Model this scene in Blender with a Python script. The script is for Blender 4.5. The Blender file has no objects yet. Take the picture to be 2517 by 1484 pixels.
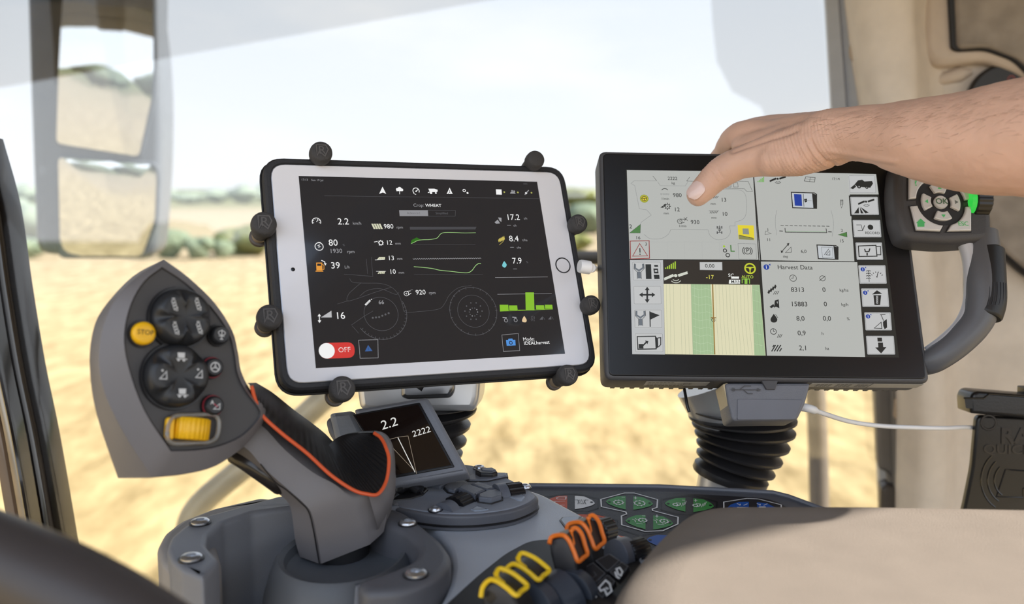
import bpy, bmesh, math, random
from mathutils import Vector, Matrix, noise
from mathutils.geometry import tessellate_polygon
random.seed(7)
sc = bpy.context.scene
COL = sc.collection
F = 2250.0                 # focal length in pixels of a 2517 x 1484 frame
W0, H0 = 2517, 1484
EYE = Vector((0, 0, 3.2))  # eye height above the stubble
PITCH = math.atan2(277, F)
CP, SP = math.cos(PITCH), math.sin(PITCH)
# ------------------------------------------------------------------ camera
cam_d = bpy.data.cameras.new('camera'); cam = bpy.data.objects.new('camera', cam_d); COL.objects.link(cam)
cam.location = EYE; cam.rotation_euler = (math.pi/2 - PITCH, 0, 0)
cam_d.sensor_width = 36; cam_d.lens = 36*F/W0; cam_d.clip_start = .02; cam_d.clip_end = 3000
cam_d.dof.use_dof = True; cam_d.dof.focus_distance = .715; cam_d.dof.aperture_fstop = 5.2
sc.camera = cam
sc.view_settings.view_transform = 'Standard'; sc.view_settings.look = 'None'
sc.view_settings.exposure = 0.0; sc.view_settings.gamma = 1; sc.view_settings.use_curve_mapping = False
try:
    sc.cycles.max_bounces = 8; sc.cycles.transparent_max_bounces = 16; sc.cycles.sample_clamp_indirect = 4
except Exception: pass
# ------------------------------------------------------------------ sky
def lin(c):
    if isinstance(c, str):
        c = c.lstrip('#'); c = tuple(int(c[i:i+2], 16)/255 for i in (0, 2, 4))
    return tuple((x/12.92 if x <= .04045 else ((x+.055)/1.055)**2.4) for x in c)
world = bpy.data.worlds.new('sky'); sc.world = world; world.use_nodes = True
nt = world.node_tree; nt.nodes.clear()
wo = nt.nodes.new('ShaderNodeOutputWorld'); bg = nt.nodes.new('ShaderNodeBackground')
tc = nt.nodes.new('ShaderNodeTexCoord'); sx = nt.nodes.new('ShaderNodeSeparateXYZ')
cr = nt.nodes.new('ShaderNodeValToRGB'); el = cr.color_ramp.elements
nt.links.new(tc.outputs['Generated'], sx.inputs[0]); nt.links.new(sx.outputs['Z'], cr.inputs[0])
el[0].position = 0.0; el[0].color = (.96, .975, .99, 1)
el[1].position = 1.0; el[1].color = (.36, .56, .92, 1)
for p_, c_ in ((.05, (.92, .95, .985)), (.17, (.84, .885, .945)), (.45, (.68, .78, .93))):
    e_ = el.new(p_); e_.color = c_ + (1,)
cn = nt.nodes.new('ShaderNodeTexNoise'); cn.inputs['Scale'].default_value = 3.2; cn.inputs['Detail'].default_value = 4
mpg = nt.nodes.new('ShaderNodeMapping'); mpg.inputs['Scale'].default_value = (1, 1, 3.5)
nt.links.new(tc.outputs['Generated'], mpg.inputs[0]); nt.links.new(mpg.outputs[0], cn.inputs[0])
cr2 = nt.nodes.new('ShaderNodeValToRGB'); cr2.color_ramp.elements[0].position = .5; cr2.color_ramp.elements[1].position = .75
nt.links.new(cn.outputs[0], cr2.inputs[0])
mx = nt.nodes.new('ShaderNodeMixRGB'); mx.inputs[2].default_value = (1.0, 1.0, 1.0, 1)
nt.links.new(cr2.outputs[0], mx.inputs[0]); nt.links.new(cr.outputs[0], mx.inputs[1])
gl_ = nt.nodes.new('ShaderNodeMath'); gl_.operation = 'MULTIPLY_ADD'; gl_.inputs[1].default_value = -1.0; gl_.inputs[2].default_value = 1.25   # sky boosted behind the camera, added to light the cab interior
mn = nt.nodes.new('ShaderNodeMath'); mn.operation = 'MAXIMUM'; mn.inputs[1].default_value = .96
nt.links.new(sx.outputs['Y'], gl_.inputs[0]); nt.links.new(gl_.outputs[0], mn.inputs[0]); nt.links.new(mn.outputs[0], bg.inputs[1])
nt.links.new(mx.outputs[0], bg.inputs[0])
nt.links.new(bg.outputs[0], wo.inputs[0])
# ------------------------------------------------------------------ sun
sun_d = bpy.data.lights.new('sun', 'SUN'); sun = bpy.data.objects.new('sun', sun_d); COL.objects.link(sun)
SUN_AZ, SUN_EL = (0.989, -0.148), math.radians(36)
SUN_V = Vector((SUN_AZ[0]*math.cos(SUN_EL), SUN_AZ[1]*math.cos(SUN_EL), math.sin(SUN_EL)))
sun.rotation_euler = SUN_V.to_track_quat('Z', 'Y').to_euler(); sun.location = (2, -2, 8)
sun_d.energy = 12.0; sun_d.color = (1.0, .93, .82); sun_d.angle = math.radians(.9)

# ------------------------------------------------------------------ helpers
def c2w(v): x, y, z = v; return Vector((x, -z*CP + y*SP, y*CP + z*SP))
def P(px, py, d):            # point seen at a pixel, at depth d along the view axis
    return EYE + c2w(((px - W0/2)/F*d, -(py - H0/2)/F*d, -d))
def ray(px, py): return c2w(((px - W0/2)/F, -(py - H0/2)/F, -1.0))
class Fr:                    # a local frame (origin, x, y, z axes)
    def __init__(s, o, x, y, z): s.o, s.x, s.y, s.z = Vector(o), Vector(x), Vector(y), Vector(z)
    def W(s, x, y, z=0): return s.o + s.x*x + s.y*y + s.z*z
    def hit(s, px, py, z=0):
        r = ray(px, py); o = s.o + s.z*z; t = (o - EYE).dot(s.z)/r.dot(s.z); q = EYE + r*t - s.o
        return (q.dot(s.x), q.dot(s.y))
    def H(s, px, py, z=0): x, y = s.hit(px, py, z); return s.W(x, y, z)
    def sub(s, x, y, z=0, rot=0):
        c, n = math.cos(rot), math.sin(rot); return Fr(s.W(x, y, z), s.x*c + s.y*n, s.y*c - s.x*n, s.z)
def frame(o, z, xh=(1, 0, 0)):
    z = Vector(z).normalized(); x = Vector(xh); x = (x - z*x.dot(z)).normalized(); return Fr(o, x, z.cross(x), z)
def hplane(z): return Fr((0, 0, EYE.z + z), (1, 0, 0), (0, 1, 0), (0, 0, 1))
_m = {}
def M(name, col=None, rough=.5, metal=0, spec=.5, bump=0, bscale=400, var=.06, emit=0, coat=0, bdet=3, wave=None):
    if name in _m: return _m[name]
    m = bpy.data.materials.new(name); m.use_nodes = True; n = m.node_tree; b = n.nodes['Principled BSDF']; L = n.links
    c = lin(col)
    b.inputs['Roughness'].default_value = rough; b.inputs['Metallic'].default_value = metal
    b.inputs['Specular IOR Level'].default_value = spec
    if coat: b.inputs['Coat Weight'].default_value = coat; b.inputs['Coat Roughness'].default_value = .03
    t = n.nodes.new('ShaderNodeTexCoord')
    if emit:
        b.inputs['Base Color'].default_value = (.004, .004, .004, 1)
        b.inputs['Emission Color'].default_value = c + (1,); b.inputs['Emission Strength'].default_value = emit
    else:
        z = n.nodes.new('ShaderNodeTexNoise'); z.inputs['Scale'].default_value = 30; z.inputs['Detail'].default_value = 3
        L.new(t.outputs['Object'], z.inputs[0])
        r = n.nodes.new('ShaderNodeValToRGB'); e = r.color_ramp.elements
        e[0].position = .3; e[1].position = .7
        e[0].color = tuple(x*(1-var) for x in c) + (1,); e[1].color = tuple(min(1, x*(1+var)) for x in c) + (1,)
        L.new(z.outputs[0], r.inputs[0]); L.new(r.outputs[0], b.inputs['Base Color'])
    if bump:
        z = n.nodes.new('ShaderNodeTexNoise'); z.inputs['Scale'].default_value = bscale; z.inputs['Detail'].default_value = bdet
        L.new(t.outputs['Object'], z.inputs[0]); q = n.nodes.new('ShaderNodeBump')
        q.inputs['Strength'].default_value = bump; q.inputs['Distance'].default_value = .001
        L.new(z.outputs[0], q.inputs['Height']); L.new(q.outputs[0], b.inputs['Normal'])
    _m[name] = m; return m
def E_(hexc, k=1.0): return M('screen_'+hexc+('' if k == 1 else '_%g' % k), hexc, rough=.25, spec=.3, emit=k)
class MB:                    # collects geometry in world space and links it as one mesh object
    def __init__(s): s.v, s.f, s.m, s.mats = [], [], [], []
    def mi(s, mat):
        if mat not in s.mats: s.mats.append(mat)
        return s.mats.index(mat)
    def add(s, vs, fs, mat=None):
        k = len(s.v); s.v += [Vector(a) for a in vs]; i = s.mi(mat) if mat else 0
        for f in fs: s.f.append([a+k for a in f]); s.m.append(i)
        return s
    def ring_loft(s, rings, mat=None, cap0=True, cap1=True, closed=True):
        n = len(rings[0]); vs = [p for r in rings for p in r]; fs = []
        for i in range(len(rings)-1):
            for j in range(n if closed else n-1):
                a = i*n+j; b = i*n+(j+1) % n; fs.append((a, b, b+n, a+n))
        if cap0: fs.append(tuple(range(n-1, -1, -1)))
        if cap1: fs.append(tuple(range((len(rings)-1)*n, len(rings)*n)))
        return s.add(vs, fs, mat)
    def tube(s, path, r, n=12, mat=None, cap=True, sx_=1.0, up=None):
        path = [Vector(p) for p in path]; rs = r if isinstance(r, (list, tuple)) else [r]*len(path); rings = []
        T = [(path[min(i+1, len(path)-1)] - path[max(i-1, 0)]).normalized() for i in range(len(path))]
        u = Vector(up) if up else (Vector((0, 0, 1)) if abs(T[0].z) < .9 else Vector((1, 0, 0)))
        for p, t, q in zip(path, T, rs):
            u = (u - t*u.dot(t)).normalized(); w = t.cross(u)
            rings.append([p + (u*math.cos(a)*q + w*math.sin(a)*q*sx_) for a in [2*math.pi*k/n for k in range(n)]])
        return s.ring_loft(rings, mat, cap, cap)
    def lathe(s, fr, prof, n=32, mat=None, cx=0, cy=0, cap0=True, cap1=True, ey=1.0, a0=0):
        return s.ring_loft([[fr.W(cx + r*math.cos(a0+2*math.pi*k/n), cy + r*ey*math.sin(a0+2*math.pi*k/n), z) for k in range(n)] for r, z in prof], mat, cap0, cap1)
    def prism(s, fr, pts, z0, z1, mat=None, bev=0, seg=3, bev0=0):   # polygon outline between two heights with rounded rims
        if area(pts) < 0: pts = pts[::-1]
        rings = []
        if bev0:
            for k in range(seg+1):
                a = math.pi/2*k/seg; rings.append((bev0*(1-math.sin(a)), z0 + bev0*(1-math.cos(a))))
        else: rings.append((0, z0))
        if bev:
            for k in range(seg+1):
                a = math.pi/2*k/seg; rings.append((bev*(1-math.cos(a)), z1 - bev*(1-math.sin(a))))
        else: rings.append((0, z1))
        R = [[fr.W(x, y, z) for x, y in (inset(pts, d) if d else pts)] for d, z in rings]
        s.ring_loft(R, mat, False, False); k = len(pts)
        tri = tessellate_polygon([[Vector((x, y, 0)) for x, y in pts]])
        def up(t): return t if area([pts[i] for i in t]) > 0 else t[::-1]
        tri = [up(t) for t in tri]
        s.add(R[-1], tri, mat); s.add(R[0], [t[::-1] for t in tri], mat); return s
    def box(s, fr, x0, x1, y0, y1, z0, z1, mat=None, r=0, bev=0, seg=3, bev0=0):
        pts = [(x0, y0), (x1, y0), (x1, y1), (x0, y1)]
        return s.prism(fr, rnd(pts, r) if r else pts, z0, z1, mat, bev, seg, bev0)
    def poly(s, fr, pts, z, mat=None):
        if area(pts) < 0: pts = pts[::-1]
        tri = tessellate_polygon([[Vector((x, y, 0)) for x, y in pts]])
        return s.add([fr.W(x, y, z) for x, y in pts], [t if area([pts[i] for i in t]) > 0 else t[::-1] for t in tri], mat)
    def line(s, fr, pts, w, z, mat=None, closed=False):
        n = len(pts); L_, R_ = [], []
        for i in range(n):
            a = Vector(pts[(i-1) % n] if (closed or i) else pts[0]); b = Vector(pts[i]); c = Vector(pts[(i+1) % n] if (closed or i < n-1) else pts[-1])
            d1 = (b-a); d2 = (c-b); d1 = d1.normalized() if d1.length > 1e-9 else d2.normalized(); d2 = d2.normalized() if d2.length > 1e-9 else d1
            t = (d1+d2); t = t.normalized() if t.length > 1e-6 else d1; nn = Vector((-t.y, t.x)); k = min(2.0, 1/max(.4, nn.dot(Vector((-d1.y, d1.x)))))
            L_.append(b+nn*w/2*k); R_.append(b-nn*w/2*k)
        vs = [fr.W(q.x, q.y, z) for q in L_] + [fr.W(q.x, q.y, z) for q in R_]
        fs = [(i, n+i, n+(i+1) % n, (i+1) % n) for i in range(n if closed else n-1)]
        return s.add(vs, fs, mat)
    def disc(s, fr, x, y, r, z, mat=None, n=24, ry=None, a0=0, a1=2*math.pi):
        full = abs(a1-a0) > 6.28; m = n if full else n+1
        pts = [(x + r*math.cos(a0+(a1-a0)*k/n), y + (ry or r)*math.sin(a0+(a1-a0)*k/n)) for k in range(m)]
        if not full: pts.append((x, y))
        return s.poly(fr, pts, z, mat)
    def arc(s, fr, x, y, r, w, z, mat=None, n=24, a0=0, a1=2*math.pi, ry=None):
        full = abs(a1-a0) > 6.28
        pts = [(x + r*math.cos(a0+(a1-a0)*k/n), y + (ry or r)*math.sin(a0+(a1-a0)*k/n)) for k in range(n if full else n+1)]
        return s.line(fr, pts, w, z, mat, closed=full)
    def text(s, fr, txt, x, y, size, z, mat=None, align='LEFT', bold=0, ext=0, xs=1.0):
        vs, fs = text_mesh(txt, align, bold, ext)
        return s.add([fr.W(x + v[0]*size*xs, y + v[1]*size, z + v[2]*size) for v in vs], fs, mat)
    def grid(s, rows, mat=None, closed=False):
        return s.ring_loft(rows, mat, False, False, closed)
    def build(s, name, mat=None, parent=None, smooth=40, loc=None, label=None):
        if mat is not None and not s.mats: s.mats = [mat]
        me = bpy.data.meshes.new(name); o = bpy.data.objects.new(name, me); COL.objects.link(o)
        base = Vector((0, 0, 0)); q = parent
        while q: base += q.location; q = q.parent
        if parent: o.parent = parent
        elif loc is not None: o.location = loc; base = Vector(loc)
        elif s.v:
            lo = Vector((sum(v.x for v in s.v)/len(s.v), sum(v.y for v in s.v)/len(s.v), min(v.z for v in s.v))); o.location = lo; base = lo
        me.from_pydata([v-base for v in s.v], [], s.f)
        for m in s.mats: me.materials.append(m)
        if len(s.mats) > 1: me.polygons.foreach_set('material_index', s.m)
        if smooth:
            me.polygons.foreach_set('use_smooth', [True]*len(me.polygons))
            me.update()
            try: me.set_sharp_from_angle(angle=math.radians(smooth))
            except Exception: pass
        me.validate(); me.update()
        if label: o['label'] = label
        return o
def area(p): return sum(p[i][0]*p[(i+1) % len(p)][1] - p[(i+1) % len(p)][0]*p[i][1] for i in range(len(p)))/2
def rnd(pts, r, n=5):
    out = []; N = len(pts); rr = r if isinstance(r, (list, tuple)) else [r]*N
    for i in range(N):
        a, b, c = Vector(pts[i-1]), Vector(pts[i]), Vector(pts[(i+1) % N]); q = rr[i]
        if q <= 0: out.append(tuple(b)); continue
        u = (a-b); v = (c-b); k = min(q, u.length*.48, v.length*.48); s0 = b+u.normalized()*k; s1 = b+v.normalized()*k
        for j in range(n+1):
            t = j/n; p = s0*(1-t)**2 + b*2*t*(1-t) + s1*t*t; out.append((p.x, p.y))
    return out
def inset(pts, d):
    out = []; N = len(pts)
    for i in range(N):
        a, b, c = Vector(pts[i-1]), Vector(pts[i]), Vector(pts[(i+1) % N])
        u = (b-a); v = (c-b)
        if u.length < 1e-9: u = v
        if v.length < 1e-9: v = u
        u.normalize(); v.normalize(); n1 = Vector((-u.y, u.x)); n2 = Vector((-v.y, v.x)); m = n1+n2
        m = m.normalized() if m.length > 1e-6 else n1
        k = min(1.6, 1/max(.3, m.dot(n1))); q = b + m*d*k; out.append((q.x, q.y))
    return out
_tx = {}
def text_mesh(txt, align, bold, ext):
    key = (txt, align, bold, ext)
    if key in _tx: return _tx[key]
    c = bpy.data.curves.new('t', 'FONT'); c.body = txt; c.size = 1; c.align_x = align; c.align_y = 'BOTTOM_BASELINE' if False else 'CENTER'
    c.offset = bold; c.extrude = ext; c.resolution_u = 3
    o = bpy.data.objects.new('t', c); COL.objects.link(o)
    bpy.context.view_layer.update()
    me = o.evaluated_get(bpy.context.evaluated_depsgraph_get()).to_mesh()
    vs = [tuple(v.co) for v in me.vertices]; fs = [tuple(p.vertices) for p in me.polygons]
    o.evaluated_get(bpy.context.evaluated_depsgraph_get()).to_mesh_clear() if False else None
    bpy.data.objects.remove(o); bpy.data.curves.remove(c); _tx[key] = (vs, fs); return vs, fs
def cr1(pts, n):             # Catmull-Rom through a list of vectors, n samples per span
    out = []; N = len(pts); pts = [Vector(p) for p in pts]
    for i in range(N-1):
        p0 = pts[i-1] if i else pts[0]*2-pts[1]; p1, p2 = pts[i], pts[i+1]; p3 = pts[i+2] if i+2 < N else pts[-1]*2-pts[-2]
        for k in range(n):
            t = k/n; out.append(.5*((2*p1)+(p2-p0)*t+(2*p0-5*p1+4*p2-p3)*t*t+(3*p1-p0-3*p2+p3)*t**3))
    out.append(pts[-1]); return out
def cr1c(pts, n):            # closed
    out = []; N = len(pts); pts = [Vector(p) for p in pts]
    for i in range(N):
        p0, p1, p2, p3 = pts[i-1], pts[i], pts[(i+1) % N], pts[(i+2) % N]
        for k in range(n):
            t = k/n; out.append(.5*((2*p1)+(p2-p0)*t+(2*p0-5*p1+4*p2-p3)*t*t+(3*p1-p0-3*p2+p3)*t**3))
    return out
def surf(rows, nu, nv, closed=False):    # rows of control points -> smooth grid
    rr = [(cr1c(r, nu) if closed else cr1(r, nu)) for r in rows]
    cols = [cr1([r[j] for r in rr], nv) for j in range(len(rr[0]))]
    return [[cols[j][i] for j in range(len(cols))] for i in range(len(cols[0]))]
def thing(name, label, cat, loc, group=None):
    o = bpy.data.objects.new(name, None); COL.objects.link(o); o.location = loc; o.empty_display_size = .02
    return tag(o, label, cat, group)
def tag(o, label, cat, group=None, kind=None):
    o['label'] = label; o['category'] = cat
    if group: o['group'] = group
    if kind: o['kind'] = kind
    return o
def structure(o, label=None, cat=None):
    o['kind'] = 'structure'
    if label: o['label'] = label
    if cat: o['category'] = cat
    return o
def dup(root, loc, label=None, group=None):
    r = root.copy(); COL.objects.link(r); r.location = loc
    if label: r['label'] = label
    if group: r['group'] = group
    for ch in list(root.children):
        c = ch.copy(); COL.objects.link(c); c.parent = r
        for g in ch.children: d = g.copy(); COL.objects.link(d); d.parent = c
    return r
# ================================================================== land and far vegetation
def gz(x, y):
    d = math.hypot(x, y)
    z = 0.0
    if d > 45: t = min(1, (d-45)/110); z = -2.1*t*t*(3-2*t)
    if d > 150: z -= 1.7*min(1, (d-150)/300)
    if d > 460: z += (d-460)*.012
    return z
def land_mat(name, stops, nscale, amp, c_spot=None):
    m = bpy.data.materials.new(name); m.use_nodes = True; n = m.node_tree; b = n.nodes['Principled BSDF']; L = n.links
    b.inputs['Roughness'].default_value = .95; b.inputs['Specular IOR Level'].default_value = .1
    t = n.nodes.new('ShaderNodeTexCoord'); vl = n.nodes.new('ShaderNodeVectorMath'); vl.operation = 'LENGTH'
    L.new(t.outputs['Object'], vl.inputs[0])
    z = n.nodes.new('ShaderNodeTexNoise'); z.inputs['Scale'].default_value = .02; z.inputs['Detail'].default_value = 3
    L.new(t.outputs['Object'], z.inputs[0])
    ma = n.nodes.new('ShaderNodeMath'); ma.operation = 'MULTIPLY_ADD'; ma.inputs[1].default_value = 50; L.new(z.outputs[0], ma.inputs[0])
    ms = n.nodes.new('ShaderNodeMath'); ms.operation = 'ADD'; L.new(vl.outputs['Value'], ma.inputs[2]); L.new(ma.outputs[0], ms.inputs[0]); ms.inputs[1].default_value = -25
    dv = n.nodes.new('ShaderNodeMath'); dv.operation = 'DIVIDE'; L.new(ms.outputs[0], dv.inputs[0]); dv.inputs[1].default_value = 600
    r = n.nodes.new('ShaderNodeValToRGB'); e = r.color_ramp.elements
    e[0].position = stops[0][0]/600; e[0].color = lin(stops[0][1])+(1,); e[1].position = stops[-1][0]/600; e[1].color = lin(stops[-1][1])+(1,)
    for d, c in stops[1:-1]: q = e.new(d/600); q.color = lin(c)+(1,)
    L.new(dv.outputs[0], r.inputs[0])
    z2 = n.nodes.new('ShaderNodeTexNoise'); z2.inputs['Scale'].default_value = nscale; z2.inputs['Detail'].default_value = 6; z2.inputs['Roughness'].default_value = .7
    mp = n.nodes.new('ShaderNodeMapping'); mp.inputs['Scale'].default_value = (1, .28, 1); L.new(t.outputs['Object'], mp.inputs[0]); L.new(mp.outputs[0], z2.inputs[0])
    r2 = n.nodes.new('ShaderNodeValToRGB'); r2.color_ramp.elements[0].position = .34; r2.color_ramp.elements[1].position = .66
    r2.color_ramp.elements[0].color = (1-amp, (1-amp)*.93, (1-amp)*.8, 1); r2.color_ramp.elements[1].color = (1, 1, 1, 1)
    L.new(z2.outputs[0], r2.inputs[0])
    mm = n.nodes.new('ShaderNodeMixRGB'); mm.blend_type = 'MULTIPLY'; mm.inputs[0].default_value = 1
    L.new(r.outputs[0], mm.inputs[1]); L.new(r2.outputs[0], mm.inputs[2]); L.new(mm.outputs[0], b.inputs['Base Color'])
    return m
MB_ = MB()
NA, rad = 72, [0, 2, 3.5, 5, 7, 10, 14, 20, 28, 36, 45, 60, 80, 105, 130, 155, 200, 260, 330, 400, 460, 560, 700, 1000]
rings = [[Vector((r*math.cos(2*math.pi*k/NA), r*math.sin(2*math.pi*k/NA), gz(r, 0))) for k in range(NA)] for r in rad[1:]]
MB_.ring_loft(rings, None, True, False)
fld = MB_.build('ground', land_mat('stubble', [(0, 'bfa878'), (10, 'c4ad80'), (26, 'c9b48c'), (44, 'c2b093'), (90, 'bcac90'), (240, 'b4a78d'), (330, '9a9576'), (600, '727d55')], 2.6, .58), loc=(0, 0, 0))
structure(fld)
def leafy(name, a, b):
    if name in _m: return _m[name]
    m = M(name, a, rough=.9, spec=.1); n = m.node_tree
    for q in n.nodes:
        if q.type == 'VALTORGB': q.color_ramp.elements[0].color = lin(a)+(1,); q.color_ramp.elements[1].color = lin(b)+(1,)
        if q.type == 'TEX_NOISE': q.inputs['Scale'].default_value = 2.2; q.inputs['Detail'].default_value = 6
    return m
def blob(mb, c, r, mat, sub=3, seed=0, flat=1.0):
    bm = bmesh.new(); bmesh.ops.create_icosphere(bm, subdivisions=sub, radius=1)
    vs = []
    for v in bm.verts:
        k = 1 + .28*noise.noise(v.co*1.7 + Vector((seed*3.1, 0, 0))) + .16*noise.noise(v.co*5 + Vector((0, seed*1.7, 0)))
        vs.append(Vector(c) + Vector((v.co.x*r[0], v.co.y*r[1], v.co.z*r[2]))*k)
    mb.add(vs, [tuple(q.index for q in f.verts) for f in bm.faces], mat); bm.free()
def tree(x, y, h, w, seed, m1, label, cat='tree', group=None, trunk=True):
    z = gz(x, y); t = thing('tree' if cat == 'tree' else 'bush', label, cat, (x, y, z), group); rs = random.Random(seed)
    c = MB()
    for k in range(4):
        a = rs.uniform(0, 6.28); q = rs.uniform(.1, .32)*w
        blob(c, (x+q*math.cos(a), y+q*math.sin(a), z+h*rs.uniform(.45, .66)), (w*.36, w*.36, h*rs.uniform(.3, .38)), m1, 2, seed+k)
    blob(c, (x, y, z+h*(.55 if trunk else .42)), (w*.42, w*.42, h*.45), m1, 3, seed+9)
    c.build('crown' if trunk else 'foliage', None, t)
    MB().tube([(x, y, z-.2), (x+.05, y, z+h*.3), (x, y, z+h*.6)], [w*.04, w*.03, w*.02], 7, M('bark', '5a4a3a', .9)).build('trunk', None, t)
    return t
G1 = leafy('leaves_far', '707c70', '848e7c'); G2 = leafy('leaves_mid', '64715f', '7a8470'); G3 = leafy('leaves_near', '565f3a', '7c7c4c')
rs = random.Random(3)
for k in range(24):          # tree line along the horizon, left to right
    px = -60 + k*66 + rs.uniform(-4, 4); d = 430 + (k % 2)*26
    if 1500 < px < 1560: continue
    p = P(px, 500, d); h = 7.6 + 1.6*math.sin(k*1.3) + rs.uniform(-.7, .7)
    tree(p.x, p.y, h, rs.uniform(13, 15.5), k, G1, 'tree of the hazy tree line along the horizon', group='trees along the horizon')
for k in range(9):           # tree line behind the cab, seen in the mirrors
    a = math.radians(236 + k*5.2); d = rs.uniform(290, 330)
    tree(d*math.cos(a), d*math.sin(a), 11 + rs.uniform(-2, 2), 24, 60+k, G2, 'tree standing behind the harvester, seen only in the side mirror', group='trees behind the harvester')
for i, (px, base, top, wpx, g, lab) in enumerate([
        (15, 560, 478, 130, G1, 'leftmost hazy bush, left of the side mirror below the horizon'),
        (95, 575, 488, 120, G1, 'hazy bush just left of the side mirror, half hidden by it'),
        (55, 640, 575, 120, G2, 'low bush at the field edge left of the side mirror'),
        (418, 640, 556, 78, G2, 'taller grey-green bush just right of the side mirror'),
        (488, 641, 575, 66, G2, 'middle bush of the hedge between side mirror and white tablet'),
        (548, 640, 588, 50, G2, 'low bush left of the darker one beside the tablet'),
        (610, 632, 545, 130, G3, 'dark green bush partly hidden behind the left edge of the tablet'),
        (1430, 500, 455, 110, G3, 'green tree on the horizon between tablet and terminal'),
        (1445, 560, 492, 130, G2, 'lower green hedge bush between tablet and terminal'),
        (1400, 628, 560, 110, G3, 'bush at the field edge behind the right side of the tablet')]):
    d = {560: 75, 575: 66, 640: 43, 641: 42.5, 632: 45, 500: 300, 628: 47}.get(base, 44)
    p = P(px, base, d); z = gz(p.x, p.y); h = (base-top)/F*d + (p.z - z)*0 ; h = P(px, top, d).z - z
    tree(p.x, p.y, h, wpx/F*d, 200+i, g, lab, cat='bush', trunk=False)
# round straw bales' pale swaths are left to the ground pattern
# ================================================================== the cab shell
BEIGE = M('beige_trim', 'dcd1c4', .6, bump=.15, bscale=900)
BEIGE2 = M('beige_trim_dark', 'cbbcac', .65, bump=.15, bscale=900)
FELT = M('felt', '9a9085', .95, bump=.8, bscale=700, var=.18)
SEAL = M('rubber_seal', '1c1a1b', .5)
def floor_z(): return EYE.z - 1.15
# windscreen: a real slab of glass in front of everything outside
gm = bpy.data.materials.new('windscreen_glass'); gm.use_nodes = True; n = gm.node_tree; n.nodes.clear()
o_ = n.nodes.new('ShaderNodeOutputMaterial'); mxs = n.nodes.new('ShaderNodeMixShader'); tr = n.nodes.new('ShaderNodeBsdfTransparent'); gl = n.nodes.new('ShaderNodeBsdfGlossy')
tr.inputs[0].default_value = (.97, .98, .985, 1); gl.inputs['Roughness'].default_value = .02; gl.inputs[0].default_value = (1, 1, 1, 1)
lw = n.nodes.new('ShaderNodeFresnel'); lw.inputs[0].default_value = 1.5; mu = n.nodes.new('ShaderNodeMath'); mu.operation = 'MULTIPLY_ADD'; mu.inputs[1].default_value = 1.0; mu.inputs[2].default_value = .028
n.links.new(lw.outputs[0], mu.inputs[0]); n.links.new(mu.outputs[0], mxs.inputs[0]); n.links.new(tr.outputs[0], mxs.inputs[1]); n.links.new(gl.outputs[0], mxs.inputs[2]); n.links.new(mxs.outputs[0], o_.inputs[0])
WY = 1.42
yaw = math.radians(-7)
gf = frame((0, WY, EYE.z), (math.sin(yaw), -math.cos(yaw), .03), (1, 0, 0))
w1 = MB().box(gf, -2.2, 1.05, -1.1, .75, -.005, 0).build('window_1', gm); structure(w1)
# unseen roof headliner; outline shaped for the windscreen reflection and the armrest shadow edge
rz = EYE.z + .36
RZ = .45
def seen_in_glass(px, py, h):   # roof point whose image the windscreen shows at a pixel
    r = ray(px, py); t = (gf.o - EYE).dot(gf.z)/r.dot(gf.z); q = r*t; d = r - gf.z*(2*r.dot(gf.z)); s_ = (h - q.z)/d.z; e = q + d*s_; return (e.x, e.y)
edge = [seen_in_glass(a, b, RZ) for a, b in ((-260, 261), (0, 215), (400, 143), (800, 72), (1200, 0), (1560, -65), (1745, -60), (1752, 60), (1762, 150), (1800, 225), (1870, 262), (1885, 300), (1935, 330), (2070, 345))]  # right-hand points shaped to mirror like the dark outline of a head
roof = MB(); hp = hplane(RZ); print('roof', [(round(a, 2), round(b, 2)) for a, b in edge])
roof.prism(hp, [(edge[0][0]-.3, 1.45)] + [(edge[0][0]-.3, edge[0][1]-.1)] + edge + [(.8, edge[-1][1]), (.8, .253), (1.5, .645), (1.5, 1.45)], 0, .09, None, .01)  # diagonal right edge cut to lay the sun's shadow edge across the armrest
structure(roof.build('ceiling', M('headliner', '8d867e', .95, bump=.4, bscale=500)))
# unseen upper ceiling, added to cut overhead light; a step above the front shelf
structure(MB().box(hplane(.95), -1.6, 1.2, -.15, 1.05, 0, .08, None).build('ceiling', M('headliner', 'x')))
structure(MB().box(frame((-.4, 1.02, EYE.z+.7), (0, -1, 0)), -1.9, 1.75, -.25, .25, -.03, 0, None).build('trim_9', M('headliner', 'x')))
structure(MB().box(hplane(-1.15), -1.5, 1.1, -2.0, 1.4, -.06, 0, None).build('floor', M('floor_mat', '2d2c2c', .9, bump=.4)))
# wall on the right with its pillar, built as a slab standing beyond the console
wr = MB(); DW = 1.34
wf = frame(P(2300, 742, DW), (-.28, -.96, 0), (1, 0, 0))     # faces the seat
def WH(px, py, z=0): return wf.hit(px, py, z)
outl = [WH(2170, 0, 0), WH(2235, 262, 0), WH(2245, 960), WH(2240, 1270), (WH(2240, 1270)[0], -1.1), (.55, -1.1), (.55, .62), (WH(2170, 0)[0]-.02, .62)]
wr.prism(wf, outl, -.05, 0, BEIGE, .01)
structure(wr.build('wall_right'))
structure(MB().box(hplane(0), 1.2, 1.25, .86, 1.42, -1.12, .44, BEIGE, 0, .005).build('wall_sun_block'))  # unseen slab added to keep the sun off the pillar
pl = MB()                      # pillar: rounded section swept from sill to roof
cent = [(2060, -260, 250), (2088, 0, 175), (2105, 140, 165), (2124, 262, 150), (2160, 520, 140), (2190, 760, 132), (2213, 960, 128), (2214, 1130, 130), (2212, 1280, 130), (2210, 1500, 130)]
rows = []
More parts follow.
